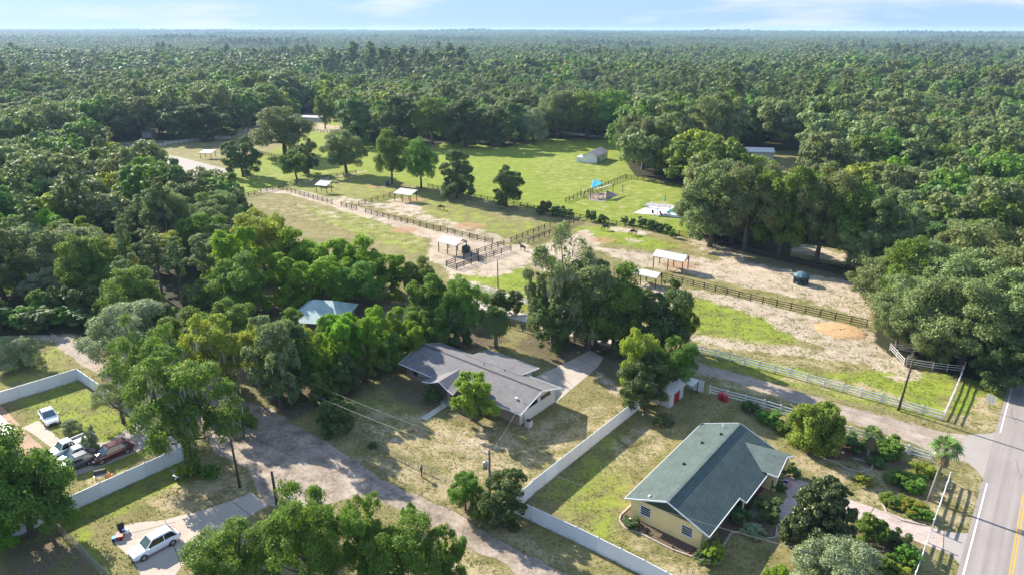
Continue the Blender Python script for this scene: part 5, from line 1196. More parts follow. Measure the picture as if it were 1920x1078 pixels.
# ---------------------------------------------------------------- fences
def resample(pts, step):
    P = [Vector((p[0], p[1], 0)) for p in pts]; out = []; corners = []
    for a, b_ in zip(P[:-1], P[1:]):
        L = (b_ - a).length; n = max(1, round(L / step)); out += [a.lerp(b_, k / n) for k in range(n)]
    return out + [P[-1]]
def fence(pts, h, zs, step, mat, label, pw=0.12, rh=0.13, rt=0.05, name='fence', cat='fence', group=None, cap=False, ph=None, side=0.0):
    Q = resample(pts, step); o = Q[0]; t = thing(name, label, cat, o, group=group)
    pm = MB(); pm.box(-pw/2, pw/2, -pw/2, pw/2, -0.1, ph or h + 0.06)
    if cap: pm.add([(-pw*.65, -pw*.65, h+.06), (pw*.65, -pw*.65, h+.06), (pw*.65, pw*.65, h+.06), (-pw*.65, pw*.65, h+.06), (0, 0, h + .17)], [(3,2,1,0), (0,1,4), (1,2,4), (2,3,4), (3,0,4)])
    first = None
    for i, q in enumerate(Q):
        d = (Q[min(i+1, len(Q)-1)] - Q[max(0, i-1)]); 
        if first is None: first = pm.build('post', mat, t, q - o)
        else: pc = link('post', first.data, t, q - o)
        (first if i == 0 else pc).rotation_euler = (0, 0, math.atan2(d.y, d.x))
    rr_ = random.Random(int(o.x * 7))
    for z in zs:
        b = MB()
        for a, c in zip(Q[:-1], Q[1:]):
            d = (c - a).normalized(); n_ = Vector((-d.y, d.x, 0)) * (pw / 2 + rt / 2) * side
            b.bar(a - o + n_ + Vector((0, 0, z + rr_.gauss(0, 0.012))), c - o + n_ + Vector((0, 0, z + rr_.gauss(0, 0.012))), rt, rh)
        b.build('rail', mat, t)
    return t
R3 = (0.35, 0.78, 1.22)
def brown(q, label, **kw): return fence([g(*p) for p in q], 1.35, R3, 2.5, 'dark_wood', label, pw=0.15, rh=0.13, rt=0.05, name='paddock_fence', cat='fence', side=1.0, **kw)
brown([(1240,522),(1430,569),(1625,612)], 'long brown three rail fence running from the lower white shelter to the oak mound')
brown([(523,355),(623,383)], 'brown rail fence at the top left of the sandy path, above the first gap')
brown([(640,387),(669,394)], 'short brown fence piece between the two gate gaps')
brown([(686,400),(800,428),(924,457)], 'long brown rail fence along the sandy path to the stock pen')
brown([(442,374),(523,355)], 'brown rail fence running left from the corner of the sandy path')
brown([(673,386),(742,367)], 'brown rail fence from the gap to the middle shelter')
brown([(535,350),(577,341),(620,334),(668,327)], 'brown low fence behind the small leaning tree')
brown([(470,285),(515,296),(560,300)], 'dark fence piece under the widest oak')
brown([(958,455),(1010,434),(1072,411)], 'near brown fence of the narrow alley to the pasture hedge')
brown([(990,458),(1040,436),(1084,416)], 'far brown fence of the narrow alley to the pasture hedge')
brown([(803,352),(879,370),(1002,393),(1075,408)], 'brown fence along the pasture, left of the alley')
brown([(1076,408),(1140,421),(1255,439),(1310,450),(1400,474),(1500,500),(1640,530)], 'brown fence along the pasture hedge to the dark oaks')
brown([(1060,380),(1117,357),(1173,334)], 'dark thin fence crossing the pasture past the blue sail')
brown([(1174,335),(1262,349),(1300,356)], 'dark fence right of the pasture corner post')
brown([(957,614),(980,621),(1034,636),(1100,655),(1160,672)], 'brown rail fence between the grey house yard and the gravel lane')
brown([(590,247),(620,250),(655,252)], 'low brown fence at the small bare far paddock')
pen = [(837,500),(870,487),(910,472),(945,461)]
brown(pen, 'back rail fence of the stock pen beside the gable shelter', )
brown([(856,506),(897,491),(940,477),(958,471)], 'front rail fence of the stock pen beside the gable shelter')
brown([(837,500),(856,506)], 'left end rails of the stock pen'); brown([(894,477.5),(898,490.5)], 'dividing rails inside the stock pen')
brown([(1090,487),(1073,480)], 'short rail piece glimpsed behind the moss hung oak')
def white(q, label, zs=R3, world=False, **kw): return fence(q if world else [g(*p) for p in q], 1.35, zs, 2.42, 'white_paint', label, pw=0.13, rh=0.15, rt=0.05, name='rail_fence', cat='fence', cap=True, **kw)
white([(1290,657),(1480,706),(1650,754),(1767,787)], 'long white three rail fence on the field side of the gravel lane')
white([(1767,787),(1790,737),(1807,693)], 'white rail fence from the lane corner up to the holding pen')
white([(860,538),(920,553),(1000,575)], 'weathered white rail fence piece left of the moss hung oak')
white([(1330,738),(1432,765),(1560,806),(1660,838),(1745,866)], 'white rail fence on the garden side of the gravel lane')
white([W(-2.55, 84.9), W(-2.55, 74.3)], 'white rail fence between the front garden and highway, above the paver drive', world=True)
white([W(-2.55, 71.9), W(-2.55, 55)], 'white rail fence between the front garden and highway, below the paver drive', world=True)
white([(222,286),(310,274)], 'white fence left of the far white post beside the parked trucks'); white([(310,272),(380,264),(432,262)], 'white fence behind the sand arena under the dark trees')
def grey_pen(q, label): return fence([g(*p) for p in q], 1.35, (0.4, 0.8, 1.2), 2.6, 'grey_rail', label, pw=0.13, rh=0.12, name='rail_fence', cat='fence')
grey_pen([(1668,657),(1700,661),(1758,667),(1795,671)], 'weathered grey rail fence at the back of the holding pen')
grey_pen([(1668,657),(1694,686)], 'angled left side rails of the grey holding pen')
grey_pen([(1699,685),(1748,693),(1802,699)], 'weathered grey rail fence at the front of the holding pen')
grey_pen([(1700,680),(1712,668)], 'open grey gate inside the holding pen')

def privacy(pts, label, h=1.85, step=2.42, world=False):
    Q = resample(pts if world else [g(*p) for p in pts], step); o = Q[0]; t = thing('privacy_fence', label, 'fence', o)
    pm = MB(); pm.box(-.065, .065, -.065, .065, -0.1, h + .08); pm.add([(-.09,-.09,h+.08),(.09,-.09,h+.08),(.09,.09,h+.08),(-.09,.09,h+.08),(0,0,h+.2)], [(3,2,1,0),(0,1,4),(1,2,4),(2,3,4),(3,0,4)])
    first = None
    for i, q in enumerate(Q):
        d = Q[min(i+1, len(Q)-1)] - Q[max(0, i-1)]
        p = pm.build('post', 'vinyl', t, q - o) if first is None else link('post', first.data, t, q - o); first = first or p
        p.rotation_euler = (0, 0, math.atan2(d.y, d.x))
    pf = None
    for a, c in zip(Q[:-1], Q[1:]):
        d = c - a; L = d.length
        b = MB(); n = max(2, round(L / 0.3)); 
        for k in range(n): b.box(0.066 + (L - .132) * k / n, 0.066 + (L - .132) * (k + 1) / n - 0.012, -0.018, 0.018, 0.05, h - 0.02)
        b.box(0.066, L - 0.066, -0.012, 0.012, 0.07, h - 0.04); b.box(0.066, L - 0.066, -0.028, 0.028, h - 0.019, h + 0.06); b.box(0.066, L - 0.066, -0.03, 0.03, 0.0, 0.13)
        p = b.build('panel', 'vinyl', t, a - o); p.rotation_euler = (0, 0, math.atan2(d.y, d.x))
    return t
C1 = W(-31.3, 47.9)
privacy([(1196,768), (999,926)], 'white vinyl privacy fence between the two lawns')
privacy([(962,960), (1080,1015), (1205,1078), (1290,1125)], 'white vinyl privacy fence along the bottom of the yellow house lawn')
privacy([(1000,926), (962,960)], 'short white vinyl fence corner behind the vine clump')
privacy([(1294,728), (1317,736)], 'single white vinyl panel right of the lean to'); 
privacy([(-60,778), (0,758), (148,712)], 'white vinyl privacy fence at the top of the left yard')
privacy([(148,712), (182,736), (275,800)], 'white vinyl privacy fence beside the track under the bare tree')
privacy([(275,800), (345,858)], 'white vinyl privacy fence by the old oak trunk')
privacy([(345,862), (240,909), (145,953), (0,1020), (-60,1046)], 'white vinyl privacy fence between the parked cars and the white car drive')

def wire_fence(q, label, h=1.15, step=3.0, mat='wire_pale', post='galv', world=False, dense=True):
    Q = resample([g(*p) for p in q], step); o = Q[0]; t = thing('wire_fence', label, 'fence', o)
    first = None; pm = MB().tube([(0, 0, -0.1), (0, 0, h + 0.05)], 0.035, 6)
    for qq in Q:
        p = pm.build('post', post, t, qq - o) if first is None else link('post', first.data, t, qq - o); first = first or p
    b = MB()
    for a, c in zip(Q[:-1], Q[1:]): b.tube([a - o + Vector((0, 0, h)), c - o + Vector((0, 0, h))], 0.022, 5)
    b.build('top_rail', post, t)
    b = MB()
    for a, c in zip(Q[:-1], Q[1:]):
        L = (c - a).length; n = int(L / 0.14)
        for k in range(n):
            for s_ in (0, 1):
                e0 = a.lerp(c, k / n); e1 = a.lerp(c, min(1, (k + 4) / n)); 
                if s_: e0, e1 = e1, e0
                b.bar(e0 - o + Vector((0, 0, 0.04)), e1 - o + Vector((0, 0, h - 0.02)), 0.007)
    m_ = b.build('chain_mesh', mat, t); return t
wire_fence([(113,1000), (140,1024), (158,1042), (175,1062), (210,1095)], 'galvanised chain link fence in the lower left yard', 1.25, 1.9)
wire_fence([(648,800), (700,838), (760,868), (810,890), (850,915)], 'old wire fence with weeds between the street and brown lawn', 1.0, 2.8)

# ---------------------------------------------------------------- shelters
def shelter(c, L, D, h0, h1, ang, label, gable=True, mat='metal_roof', npost=3, h2=None):
    """field shelter: roof ridge along its length L; front eave h0, ridge h1"""
    t = thing('field_shelter', label, 'shelter', c, ang); rf = MB(); h2 = h2 or h0
    if gable:
        rf.slab([(-L/2, -D/2, h0), (L/2, -D/2, h0), (L/2, 0, h1), (-L/2, 0, h1)], 0.06); rf.slab([(-L/2, 0, h1), (L/2, 0, h1), (L/2, D/2, h2), (-L/2, D/2, h2)], 0.06)
    else: rf.slab([(-L/2, -D/2, h0), (L/2, -D/2, h0), (L/2, D/2, h1), (-L/2, D/2, h1)], 0.07)
    rf.build('roof', mat, t)
    for k in range(npost):
        x = -L/2 + 0.3 + (L - 0.6) * k / (npost - 1)
        for y, hh in ((-D/2 + 0.35, h0), (D/2 - 0.35, (h2 if gable else h1))):
            b = MB(); b.box(x - .08, x + .08, y - .08, y + .08, -.1, hh - (0.0 if gable else 0.1)); b.build('post', 'dark_wood', t)
    b = MB(); b.bar((-L/2 + .2, -D/2 + .35, h0 - .12), (L/2 - .2, -D/2 + .35, h0 - .12), .08, .16); b.bar((-L/2 + .2, D/2 - .35, (h2 if gable else h1) - .14), (L/2 - .2, D/2 - .35, (h2 if gable else h1) - .14), .08, .16); b.build('beam', 'dark_wood', t)
    if gable:
        for x in (-L/2 + .15, L/2 - .15):
            b = MB(); b.bar((x, -D/2 + .35, h0 - .05), (x, 0, h1 - .1), .06, .12); b.bar((x, D/2 - .35, h2 - .05), (x, 0, h1 - .1), .06, .12); b.bar((x, -D/2 + .4, h0 - .02), (x, D/2 - .4, h2 - .02), .06, .12); b.build('truss', 'dark_wood', t)
    return t
shelter(g(1257,503), 7.4, 4.0, 2.75, 3.75, R(-36), 'open white gabled shelter standing on bare sand, highest of the right hand pair')
shelter(g(1206,531), 7.4, 3.6, 2.4, 3.1, R(-36), 'white roofed shelter with a solid dark side at the start of the brown fence')
shelter(g(849,473), 6.2, 4.4, 2.7, 3.8, R(-36), 'white gabled shelter beside the stock pen with a dark tank behind')
shelter(g(761,377), 6.6, 4.0, 2.5, 3.4, R(-28), 'white roofed shelter at the end of the short middle fence', gable=False, npost=3)
shelter(g(608,361), 4.6, 3.4, 2.6, 3.6, R(-20), 'small white roofed shelter nearest the leaning tree', gable=False, npost=2)
shelter(g(391,297), 5.4, 4.0, 2.5, 3.2, R(-10), 'small white roofed shelter beyond the sand arena', gable=False, npost=2)
P = g(1211, 531); 
P = g(874,473); tk = thing('water_tank', 'dark rounded stock tank behind the gable shelter', 'tank', P, R(20))
b = MB(); b.lathe([(1.0, 0), (1.05, 0.2), (1.05, 1.1), (0.9, 1.45), (0.5, 1.65), (0.1, 1.7)], (0, 0, 0), 20); b.build('body', 'tank_dark', tk, smooth=True)
b = MB(); b.lathe([(0.25, 0), (0.25, 0.12), (0.05, 0.16)], (0, 0, 1.67), 12); b.build('lid', 'black_plastic', tk)
# blue hut
P = g(1501,531); hu = thing('play_hut', 'small dark blue hut with arched openings on the shaded sand', 'hut', P, R(-20))
b = MB(); n = 8; wl = []
for k in range(n):
    a = 2*math.pi*k/n + .39; a2 = 2*math.pi*(k+1)/n + .39; p0 = Vector((1.5*math.cos(a), 1.5*math.sin(a), 0)); p1 = Vector((1.5*math.cos(a2), 1.5*math.sin(a2), 0))
    b.bar(p0, p0 + Vector((0, 0, 1.7)), .18); m0 = p0.lerp(p1, .0); b.slab([p0 + Vector((0, 0, 1.25)), p1 + Vector((0, 0, 1.25)), p1 + Vector((0, 0, 1.75)), p0 + Vector((0, 0, 1.75))], .06)
    b.slab([p0, p1, p1 + Vector((0, 0, .55)), p0 + Vector((0, 0, .55))], .06)
    b.slab([p0 + Vector((0, 0, .55)), p0.lerp(p1, .28) + Vector((0, 0, .55)), p0.lerp(p1, .28) + Vector((0, 0, 1.25)), p0 + Vector((0, 0, 1.25))], .05)
b.build('wall', 'tent_blue', hu)
b = MB(); b.lathe([(1.75, 0), (1.2, .42), (.6, .7), (.05, .85)], (0, 0, 1.76), 8); b.build('roof', 'tent_roof', hu)
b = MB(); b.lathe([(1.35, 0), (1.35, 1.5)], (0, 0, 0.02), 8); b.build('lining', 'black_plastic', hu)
# straw mound
P = g(1576,620); rgm = random.Random(3); b = MB(); n = 26; rings = [(1, 0), (.86, .14), (.62, .25), (.34, .3), (.05, .34)]
for r_, z in rings: b.v += [(4.6*r_*math.cos(6.283*k/n)*(1+rgm.uniform(-.08,.08)), 3.6*r_*math.sin(6.283*k/n)*(1+rgm.uniform(-.08,.08)), z + rgm.uniform(-.05,.05) - .02) for k in range(n)]
for i in range(4):
    for k in range(n): b.f.append((i*n+k, i*n+(k+1)%n, (i+1)*n+(k+1)%n, (i+1)*n+k)); b.m.append(0)
mo = b.build('straw_pile', 'straw', None, P, smooth=True); mo.rotation_euler.z = R(-25); tag(mo, 'low oval mound of orange straw on the sand near the oak mound', 'straw pile')

# ---------------------------------------------------------------- poles and wires
def pole(px, yb, yt, label, r=0.14, arms=False, trans=False, lean=None, mat='pole_wood', cat='utility pole', vines=False):
    P = g(px, yb); h = ztop(P, yt); t = thing('utility_pole', label, cat, P); lx = lean or (0, 0)
    b = MB(); b.tube([(0, 0, -.3), (lx[0]*.5, lx[1]*.5, h/2), (lx[0], lx[1], h)], [r*1.25, r*1.05, r*.85], 10); b.build('shaft', mat, t, smooth=True)
    if trans:
        b = MB(); b.lathe([(.2, 0), (.27, .06), (.27, .8), (.2, .9), (.06, .95)], (-.45, -.1, h - 2.3), 14); b.build('transformer', 'galv', t, smooth=True)
        b = MB(); b.bar((-.3, 0, h - 1.0), (0.05, 0, h - 1.0), .07); b.bar((-.45, -.05, h - .45), (.1, 0, h - .45), .08)
        for xx in (-.45, -.1): b.lathe([(.05, 0), (.07, .1), (.03, .22)], (xx, -.05, h - .42), 8)
        b.build('bracket', 'galv', t)
    if arms:
        b = MB(); b.bar((-1.0, 0, h - .4), (1.0, 0, h - .4), .1, .12); b.build('cross_arm', mat, t)
    return P, h
P1, h1 = pole(450,913,824,'dark wooden pole in front of the shaded street bend, right of the old oak', .13, lean=(-.15, 0))
P2, h2 = pole(521,953,884,'short dark wooden pole above the street edge clump', .15, lean=(-.1, 0))
P3, h3 = pole(919,962,843,'grey utility pole carrying a transformer above the vine clump', .15, trans=True, mat='old_wood')
P4, h4 = pole(934,541,487,'thin grey pole beside the dirt track by the pens', .12, lean=(-.1, 0), mat='old_wood')
P5, h5 = pole(1684,769,676,'dark leaning pole by the white rail fence near the highway', .14, lean=(.55, .1))
def wire(a, c, label, sag=0.6, r=0.013, mat='wire_pale'):
    a = Vector(a); c = Vector(c); t = []
    for k in range(17): s_ = k / 16; p = a.lerp(c, s_); p.z -= sag * 4 * s_ * (1 - s_); t.append(p - a)
    o = MB().tube(t, r, 5).build('wire', mat, None, a); tag(o, label, 'wire'); return o
tp3 = P3 + Vector((0, 0, h3))
LW = g(330, 700) + Vector((0, 0, 8.5))
wire(tp3 + Vector((0, 0, -.3)), g(395, 720) + Vector((0, 0, 8.6)), 'upper pale power line from the transformer pole into the old oak', .8)
wire(tp3 + Vector((0, 0, -1.6)), g(395, 722) + Vector((0, 0, 7.2)), 'thick lower cable from the transformer pole into the old oak', 1.0, .02)
wire(tp3 + Vector((0, 0, -.6)), W(-49.4, 63.5, 4.1), 'service wire from the transformer pole to the white gable', .4)
wire(tp3 + Vector((0, 0, -.3)), g(1500, 1180) + Vector((0, 0, 8.5)), 'upper wire crossing the yellow house lawn', .5, .015)
wire(P2 + Vector((-.1, 0, h2 - .2)), P1 + Vector((-.15, 0, h1 - .2)), 'wire between the two dark street poles', .3)
wire(P5 + Vector((.5, .1, h5 - .3)), W(13, 92, 8.0), 'dark wire running from the leaning pole across the highway', .5, .02, 'wire')

# ---------------------------------------------------------------- vehicles
def car(P, heading, paint, label, kind='suv', L=4.7, Wd=1.9, H=1.68, cat='car', name='parked_car'):
    """heading: direction of the bonnet. x forward"""
    t = thing(name, label, cat, P, heading)
    hw = Wd / 2; zf = {'suv': .30, 'sedan': .22, 'truck': .42}[kind]
    belt = {'suv': 1.02, 'sedan': .86, 'truck': 1.15}[kind]; hood = belt - .10
    # stations along x: (x, half width, z low, z high)
    if kind == 'truck': st = [(L/2, .80, .5, .82), (L/2-.15, .94, .42, .98), (L/2-.75, 1, .42, hood+.02), (L/2-1.35, 1, .42, belt), (-.55, 1, .42, belt), (-.56, 1, .42, belt), (-L/2+.1, 1, .45, belt), (-L/2, .97, .5, belt-.05)]
    else: st = [(L/2, .66, zf+.10, hood-.30), (L/2-.12, .82, zf, hood-.16), (L/2-.45, .95, zf-.03, hood-.05), (L/2-1.25, 1, zf-.03, hood+.06), (L/2-1.9, 1, zf-.03, belt), (-L/2+1.0, 1, zf-.03, belt+.02), (-L/2+.3, .97, zf, belt-(.02 if kind=='suv' else .06)), (-L/2+.05, .88, zf+.06, belt-.12), (-L/2, .8, zf+.2, belt-.3)]
    b = MB(); ring = []
    for (x, k, z0, z1) in st:
        w_ = hw * k; zm = z0 + (z1 - z0) * .55
        ring.append([(x, -w_*.9, z0), (x, -w_*.985, zm-.12), (x, -w_, zm), (x, -w_*.95, z1-.05), (x, -w_*.80, z1), (x, w_*.80, z1), (x, w_*.95, z1-.05), (x, w_, zm), (x, w_*.985, zm-.12), (x, w_*.9, z0)])
    n = 10; vs = [p for r_ in ring for p in r_]; fs = []
    for i in range(len(ring) - 1):
        for k in range(n): k2 = (k+1) % n; fs.append((i*n+k, (i+1)*n+k, (i+1)*n+k2, i*n+k2))
    fs.append(tuple(range(n))); fs.append(tuple((len(ring)-1)*n + k for k in range(n-1, -1, -1))); b.add(vs, fs)
    body = b.build('body', paint, t); body.data.polygons.foreach_set('use_smooth', [True]*len(body.data.polygons))
    md = body.modifiers.new('bevel', 'BEVEL'); md.width = .03; md.segments = 2; md.limit_method = 'ANGLE'
    # cabin
    if kind == 'suv': x = [L/2-1.25, L/2-2.05, -L/2+.75, -L/2+.22]
    elif kind == 'sedan': x = [L/2-1.35, L/2-2.15, -L/2+1.35, -L/2+.65]
    else: x = [L/2-1.35, L/2-1.95, -.15, -.45]
    zr = H - .06; wb, wt = hw*.86, hw*.70
    c = MB(); c.add([(x[0], -wb, belt-.06), (x[3], -wb, belt-.04), (x[3], wb, belt-.04), (x[0], wb, belt-.06), (x[1], -wt, zr), (x[2], -wt, zr), (x[2], wt, zr), (x[1], wt, zr)],
          [(3,2,1,0), (0,1,5,4), (1,2,6,5), (2,3,7,6), (4,5,6,7)]); c.mi = 1
    c.add([(x[0]+.005, -wb, belt-.06), (x[0]+.005, wb, belt-.06), (x[1]+.005, wt, zr), (x[1]+.005, -wt, zr)], [(0,1,2,3)])
    c.build('windows', ['glass_dark', 'windshield'], t)
    r_ = MB(); r_.add([(x[1]+.06, -wt-.03, zr-.03), (x[2]-.06, -wt-.03, zr-.03), (x[2]-.06, wt+.03, zr-.03), (x[1]+.06, wt+.03, zr-.03), (x[1]-.15, -wt*.86, H+.01), (x[2]+.15, -wt*.86, H+.01), (x[2]+.15, wt*.86, H+.01), (x[1]-.15, wt*.86, H+.01)], [(3,2,1,0), (4,5,6,7), (0,1,5,4), (1,2,6,5), (2,3,7,6), (3,0,4,7)])
    for s_ in (-1, 1):
        r_.bar((x[0]-.02, s_*(wb-.0), belt-.05), (x[1], s_*(wt+.0), zr), .07, .07); r_.bar((x[3]+.02, s_*wb, belt-.05), (x[2], s_*wt, zr), .16 if kind == 'suv' else .1, .08)
        xm = (x[1] + x[2]) / 2 - .1; r_.bar((xm, s_*(wb+.005), belt-.05), (xm - .02, s_*(wt+.005), zr), .08, .05)
    r_.build('roof', paint, t)
    if kind == 'truck':
        bd = MB(); bd.box(-L/2+.12, -.62, -hw*.80, hw*.80, belt-.0, belt+.012); bd.build('cargo_bed', 'black_plastic', t)
        bs = MB()
        for s_ in (-1, 1): bs.box(-L/2+.02, -.5, s_*hw*.90 - .05, s_*hw*.90 + .05, belt - .02, belt + .22)
        bs.box(-L/2 - .02, -L/2 + .08, -hw*.85, hw*.85, belt - .02, belt + .22); bs.build('bed_side', paint, t)
    wr = {'suv': .36, 'sedan': .33, 'truck': .41}[kind]; xs_ = (L/2 - .92, -L/2 + (.95 if kind != 'truck' else 1.25))
    for x_ in xs_:
        for s_ in (-1, 1):
            b = MB(); b.tube([(x_, s_*(hw-.22), wr), (x_, s_*(hw+.015), wr)], wr, 18); ty = b.build('wheel', 'rubber', t)
            b = MB(); b.tube([(x_, s_*(hw+.0), wr), (x_, s_*(hw+.028), wr)], wr*.62, 14); b.build('rim', 'chrome', ty)
    zl = hood - .24
    for s_ in (-1, 1):
        b = MB(); b.box(L/2-.20, L/2-.05, s_*hw*.62-.17, s_*hw*.62+.17, zl-.06, zl+.07); b.build('headlight', 'lamp_clear', t)
        b = MB(); b.box(-L/2-.012, -L/2+.14, s_*hw*.72-.14, s_*hw*.72+.14, belt-.34, belt-.12); b.build('taillight', 'red_lamp', t)
        b = MB(); b.box(x[0]-.30, x[0]-.14, s_*(hw+.09)-.09, s_*(hw+.09)+.09, belt-.02, belt+.13); b.build('mirror', paint, t)
    b = MB(); b.box(L/2-.06, L/2+.012, -hw*.42, hw*.42, zl-.16, zl+.04); b.build('grille', 'black_plastic', t)
    b = MB(); b.box(L/2-.1, L/2+.02, -hw*.6, hw*.6, zf+.0, zf+.10); b.build('bumper', 'black_plastic', t)
    return t
def heading(a, b_): p, q = g(*a), g(*b_); return math.atan2(q.y - p.y, q.x - p.x)
hd = heading((322.4,1022.3), (275.2,1047.6))
def place(a_front, b_rear, side, L, Wd, x_f):
    """centre of a car from its two visible wheels' ground points; side=+1 when these wheels are on the left"""
    p, q = g(*a_front), g(*b_rear); d = (p - q).normalized(); n = Vector((-d.y, d.x, 0)); m_ = (p + q) / 2
    return m_ - n * side * Wd / 2, math.atan2(d.y, d.x)
P, a = place((275,1049), (322.4,1023.5), 1, 4.75, 1.92, 0); car(P, a, 'car_white', 'white SUV parked on the pale concrete drive at bottom left', 'suv', 4.75, 1.92, 1.70)
P, a = place((196.5,869), (236.8,851.5), 1, 4.9, 1.95, 0); car(P, a, 'car_maroon', 'dark red SUV parked on the neighbour drive', 'suv', 4.9, 1.95, 1.72)
P, a = place((120,860), (160,843), 1, 5.6, 2.0, 0); car(P, a + .02, 'car_white', 'white pickup truck with an empty black bed', 'truck', 5.6, 2.0, 1.85, 'pickup truck', 'pickup_truck')
P, a = place((128,872), (166,856), 1, 4.6, 1.85, 0); car(P, a, 'car_silver', 'silver grey car half hidden between the pickup and red SUV', 'sedan', 4.6, 1.85, 1.5)
P, a = place((130,889), (167,873), 1, 4.6, 1.85, 0); car(P, a, 'car_navy', 'dark hatchback under the leafy tree edge, behind the red SUV nose', 'suv', 4.4, 1.85, 1.6)
car(g(93,786), heading((84,770), (101,797)), 'car_white', 'white sedan parked alone on the neighbour grass', 'sedan', 4.7, 1.85, 1.5)
car(g(203,285), R(190), 'car_white', 'white truck at the far lot, left one', 'truck', 5.8, 2.1, 2.1, 'pickup truck', 'pickup_truck')
car(g(222,281), R(185), 'car_white', 'white truck at the far lot, right one', 'truck', 5.8, 2.1, 2.1, 'pickup truck', 'pickup_truck')
car(g(236,276), R(170), 'car_silver', 'grey car behind the far lot trucks', 'suv', 4.8, 1.9, 1.7)
# little trailer by the oak trunk
tr = thing('boat_trailer', 'small pale tow trailer lying by the vinyl fence and ivy trunk', 'trailer', g(338,893), R(-30))
b = MB(); b.bar((-1.6, 0, .35), (.6, .5, .4), .1); b.bar((-1.6, 0, .35), (.6, -.5, .4), .1); b.bar((-.2, -.7, .4), (-.2, .7, .4), .1); b.bar((.6, -.6, .4), (.6, .6, .4), .1); b.build('frame', 'galv', tr)
for s_ in (-1, 1):
    b = MB(); b.tube([(.3, s_*.62, .3), (.3, s_*.8, .3)], .3, 14); wh = b.build('wheel', 'rubber', tr); b = MB(); b.tube([(.3, s_*.79, .3), (.3, s_*.815, .3)], .17, 12); b.build('rim', 'white_paint', wh)
    b = MB(); b.bar((-.15, s_*.71, .62), (.75, s_*.71, .62), .22, .04); b.build('mudguard', 'white_paint', tr)

# ---------------------------------------------------------------- animals
def horse(P, ang, mat, label, graze=True, s=1.0, name='horse'):
    V_ = []; E_ = []; Rd = []
    def ch(pts, par=None):
        last = par
        for (p, r_) in pts:
            V_.append(p); Rd.append(r_); i = len(V_) - 1
            if last is not None: E_.append((last, i))
            last = i
        return last
    ch([((-.55, 0, 1.15), .27)]); ch([((-.1, 0, 1.10), .28), ((.4, 0, 1.13), .27), ((.62, 0, 1.22), .22)], 0)
    if graze: ch([((.95, 0, .95), .13), ((1.18, 0, .60), .10), ((1.22, 0, .42), .10), ((1.14, 0, .16), .06)], 3)
    else: ch([((.88, 0, 1.48), .13), ((1.08, 0, 1.75), .11), ((1.28, 0, 1.70), .09), ((1.50, 0, 1.52), .06)], 3)
    for y, dx in ((.17, .06), (-.17, -.10)): ch([((.48, y, .92), .13), ((.50 + dx, y, .50), .06), ((.50 + dx, y, .22), .042), ((.54 + dx, y, .03), .06)], 2)
    for y, dx in ((.17, -.08), (-.17, .10)): ch([((-.60, y, .90), .16), ((-.50 + dx, y, .72), .10), ((-.72 + dx, y, .46), .055), ((-.66 + dx, y, .20), .042), ((-.60 + dx, y, .03), .06)], 0)
    t = thing(name, label, 'horse', P, ang, None, (s, s, s))
    me = bpy.data.meshes.new('body'); me.from_pydata(V_, E_, []); me.materials.append(MATS[mat]); o = link('body', me, t)
    md = o.modifiers.new('skin', 'SKIN'); md.use_smooth_shade = True
    for i, r_ in enumerate(Rd): me.skin_vertices[0].data[i].radius = (r_, r_)
    me.skin_vertices[0].data[0].use_root = True
    ss = o.modifiers.new('sub', 'SUBSURF'); ss.levels = 1; ss.render_levels = 1
    b = MB(); b.tube([(-.80, 0, 1.25), (-.95, 0, 1.0), (-.97, 0, .55)], [.06, .09, .03], 6); b.build('tail', 'horse_black', t)
    b = MB()
    if graze: b.tube([(.60, 0, 1.42), (.98, 0, 1.07), (1.20, 0, .72)], [.05, .06, .03], 5)
    else: b.tube([(.60, 0, 1.45), (.82, 0, 1.62), (1.02, 0, 1.88)], [.05, .06, .03], 5)
    b.build('mane', 'horse_black', t); return t
horse(g(828,394), R(170), 'horse_brown', 'brown horse grazing alone below the pasture fence', s=1.1)
horse(g(1136,432), R(200), 'horse_black', 'dark horse grazing near the hedge, left of two', s=1.1)
horse(g(1188,441), R(195), 'horse_black', 'dark horse grazing near the hedge, right of two', s=1.1)
horse(g(980,470), R(140), 'horse_black', 'black horse standing by the alley fence near the stock pen', False)

# ---------------------------------------------------------------- blue sail playground
def sail(a, c, e, label, mat, sagf=.12, dip=.25):
    a, c, e = Vector(a), Vector(c), Vector(e); ctr = (a + c + e) / 3; n = 10; b = MB(); idx = {}
    for i in range(n + 1):
        for j in range(n + 1 - i):
            u_, v_ = i / n, j / n; w_ = 1 - u_ - v_; p = a * w_ + c * u_ + e * v_
            edge = 27 * u_ * v_ * w_; pull = (4*u_*v_*(1-w_) + 4*v_*w_*(1-u_) + 4*u_*w_*(1-v_)) * sagf
            p = p.lerp(ctr, min(.5, pull)); p.z -= dip * edge; idx[i, j] = len(b.v); b.v.append(tuple(p - ctr))
    for i in range(n):
        for j in range(n - i):
            b.f.append((idx[i, j], idx[i+1, j], idx[i, j+1])); b.m.append(0)
            if j < n - i - 1: b.f.append((idx[i+1, j], idx[i+1, j+1], idx[i, j+1])); b.m.append(0)
    o = b.build('shade_sail', mat, None, ctr, smooth=True); md = o.modifiers.new('thickness', 'SOLIDIFY'); md.thickness = .02
    tag(o, label, 'shade sail'); return o
PB = g(1108, 366)
def spole(px, yb, yt, label): 
    P = g(px, yb); h = ztop(P, yt); o = MB().tube([(0, 0, -.1), (0, 0, h)], .11, 8).build('sail_post', 'dark_wood', None, P); tag(o, label, 'post'); return P + Vector((0, 0, h))
t1 = spole(1089, 369, 354, 'dark post left of the blue sail'); t2 = spole(1127, 358, 337, 'dark post behind the blue sail'); t3 = spole(1149, 362, 345, 'dark post right of the beige sail'); t4 = spole(1167, 361, 346, 'dark post furthest right of the sails')
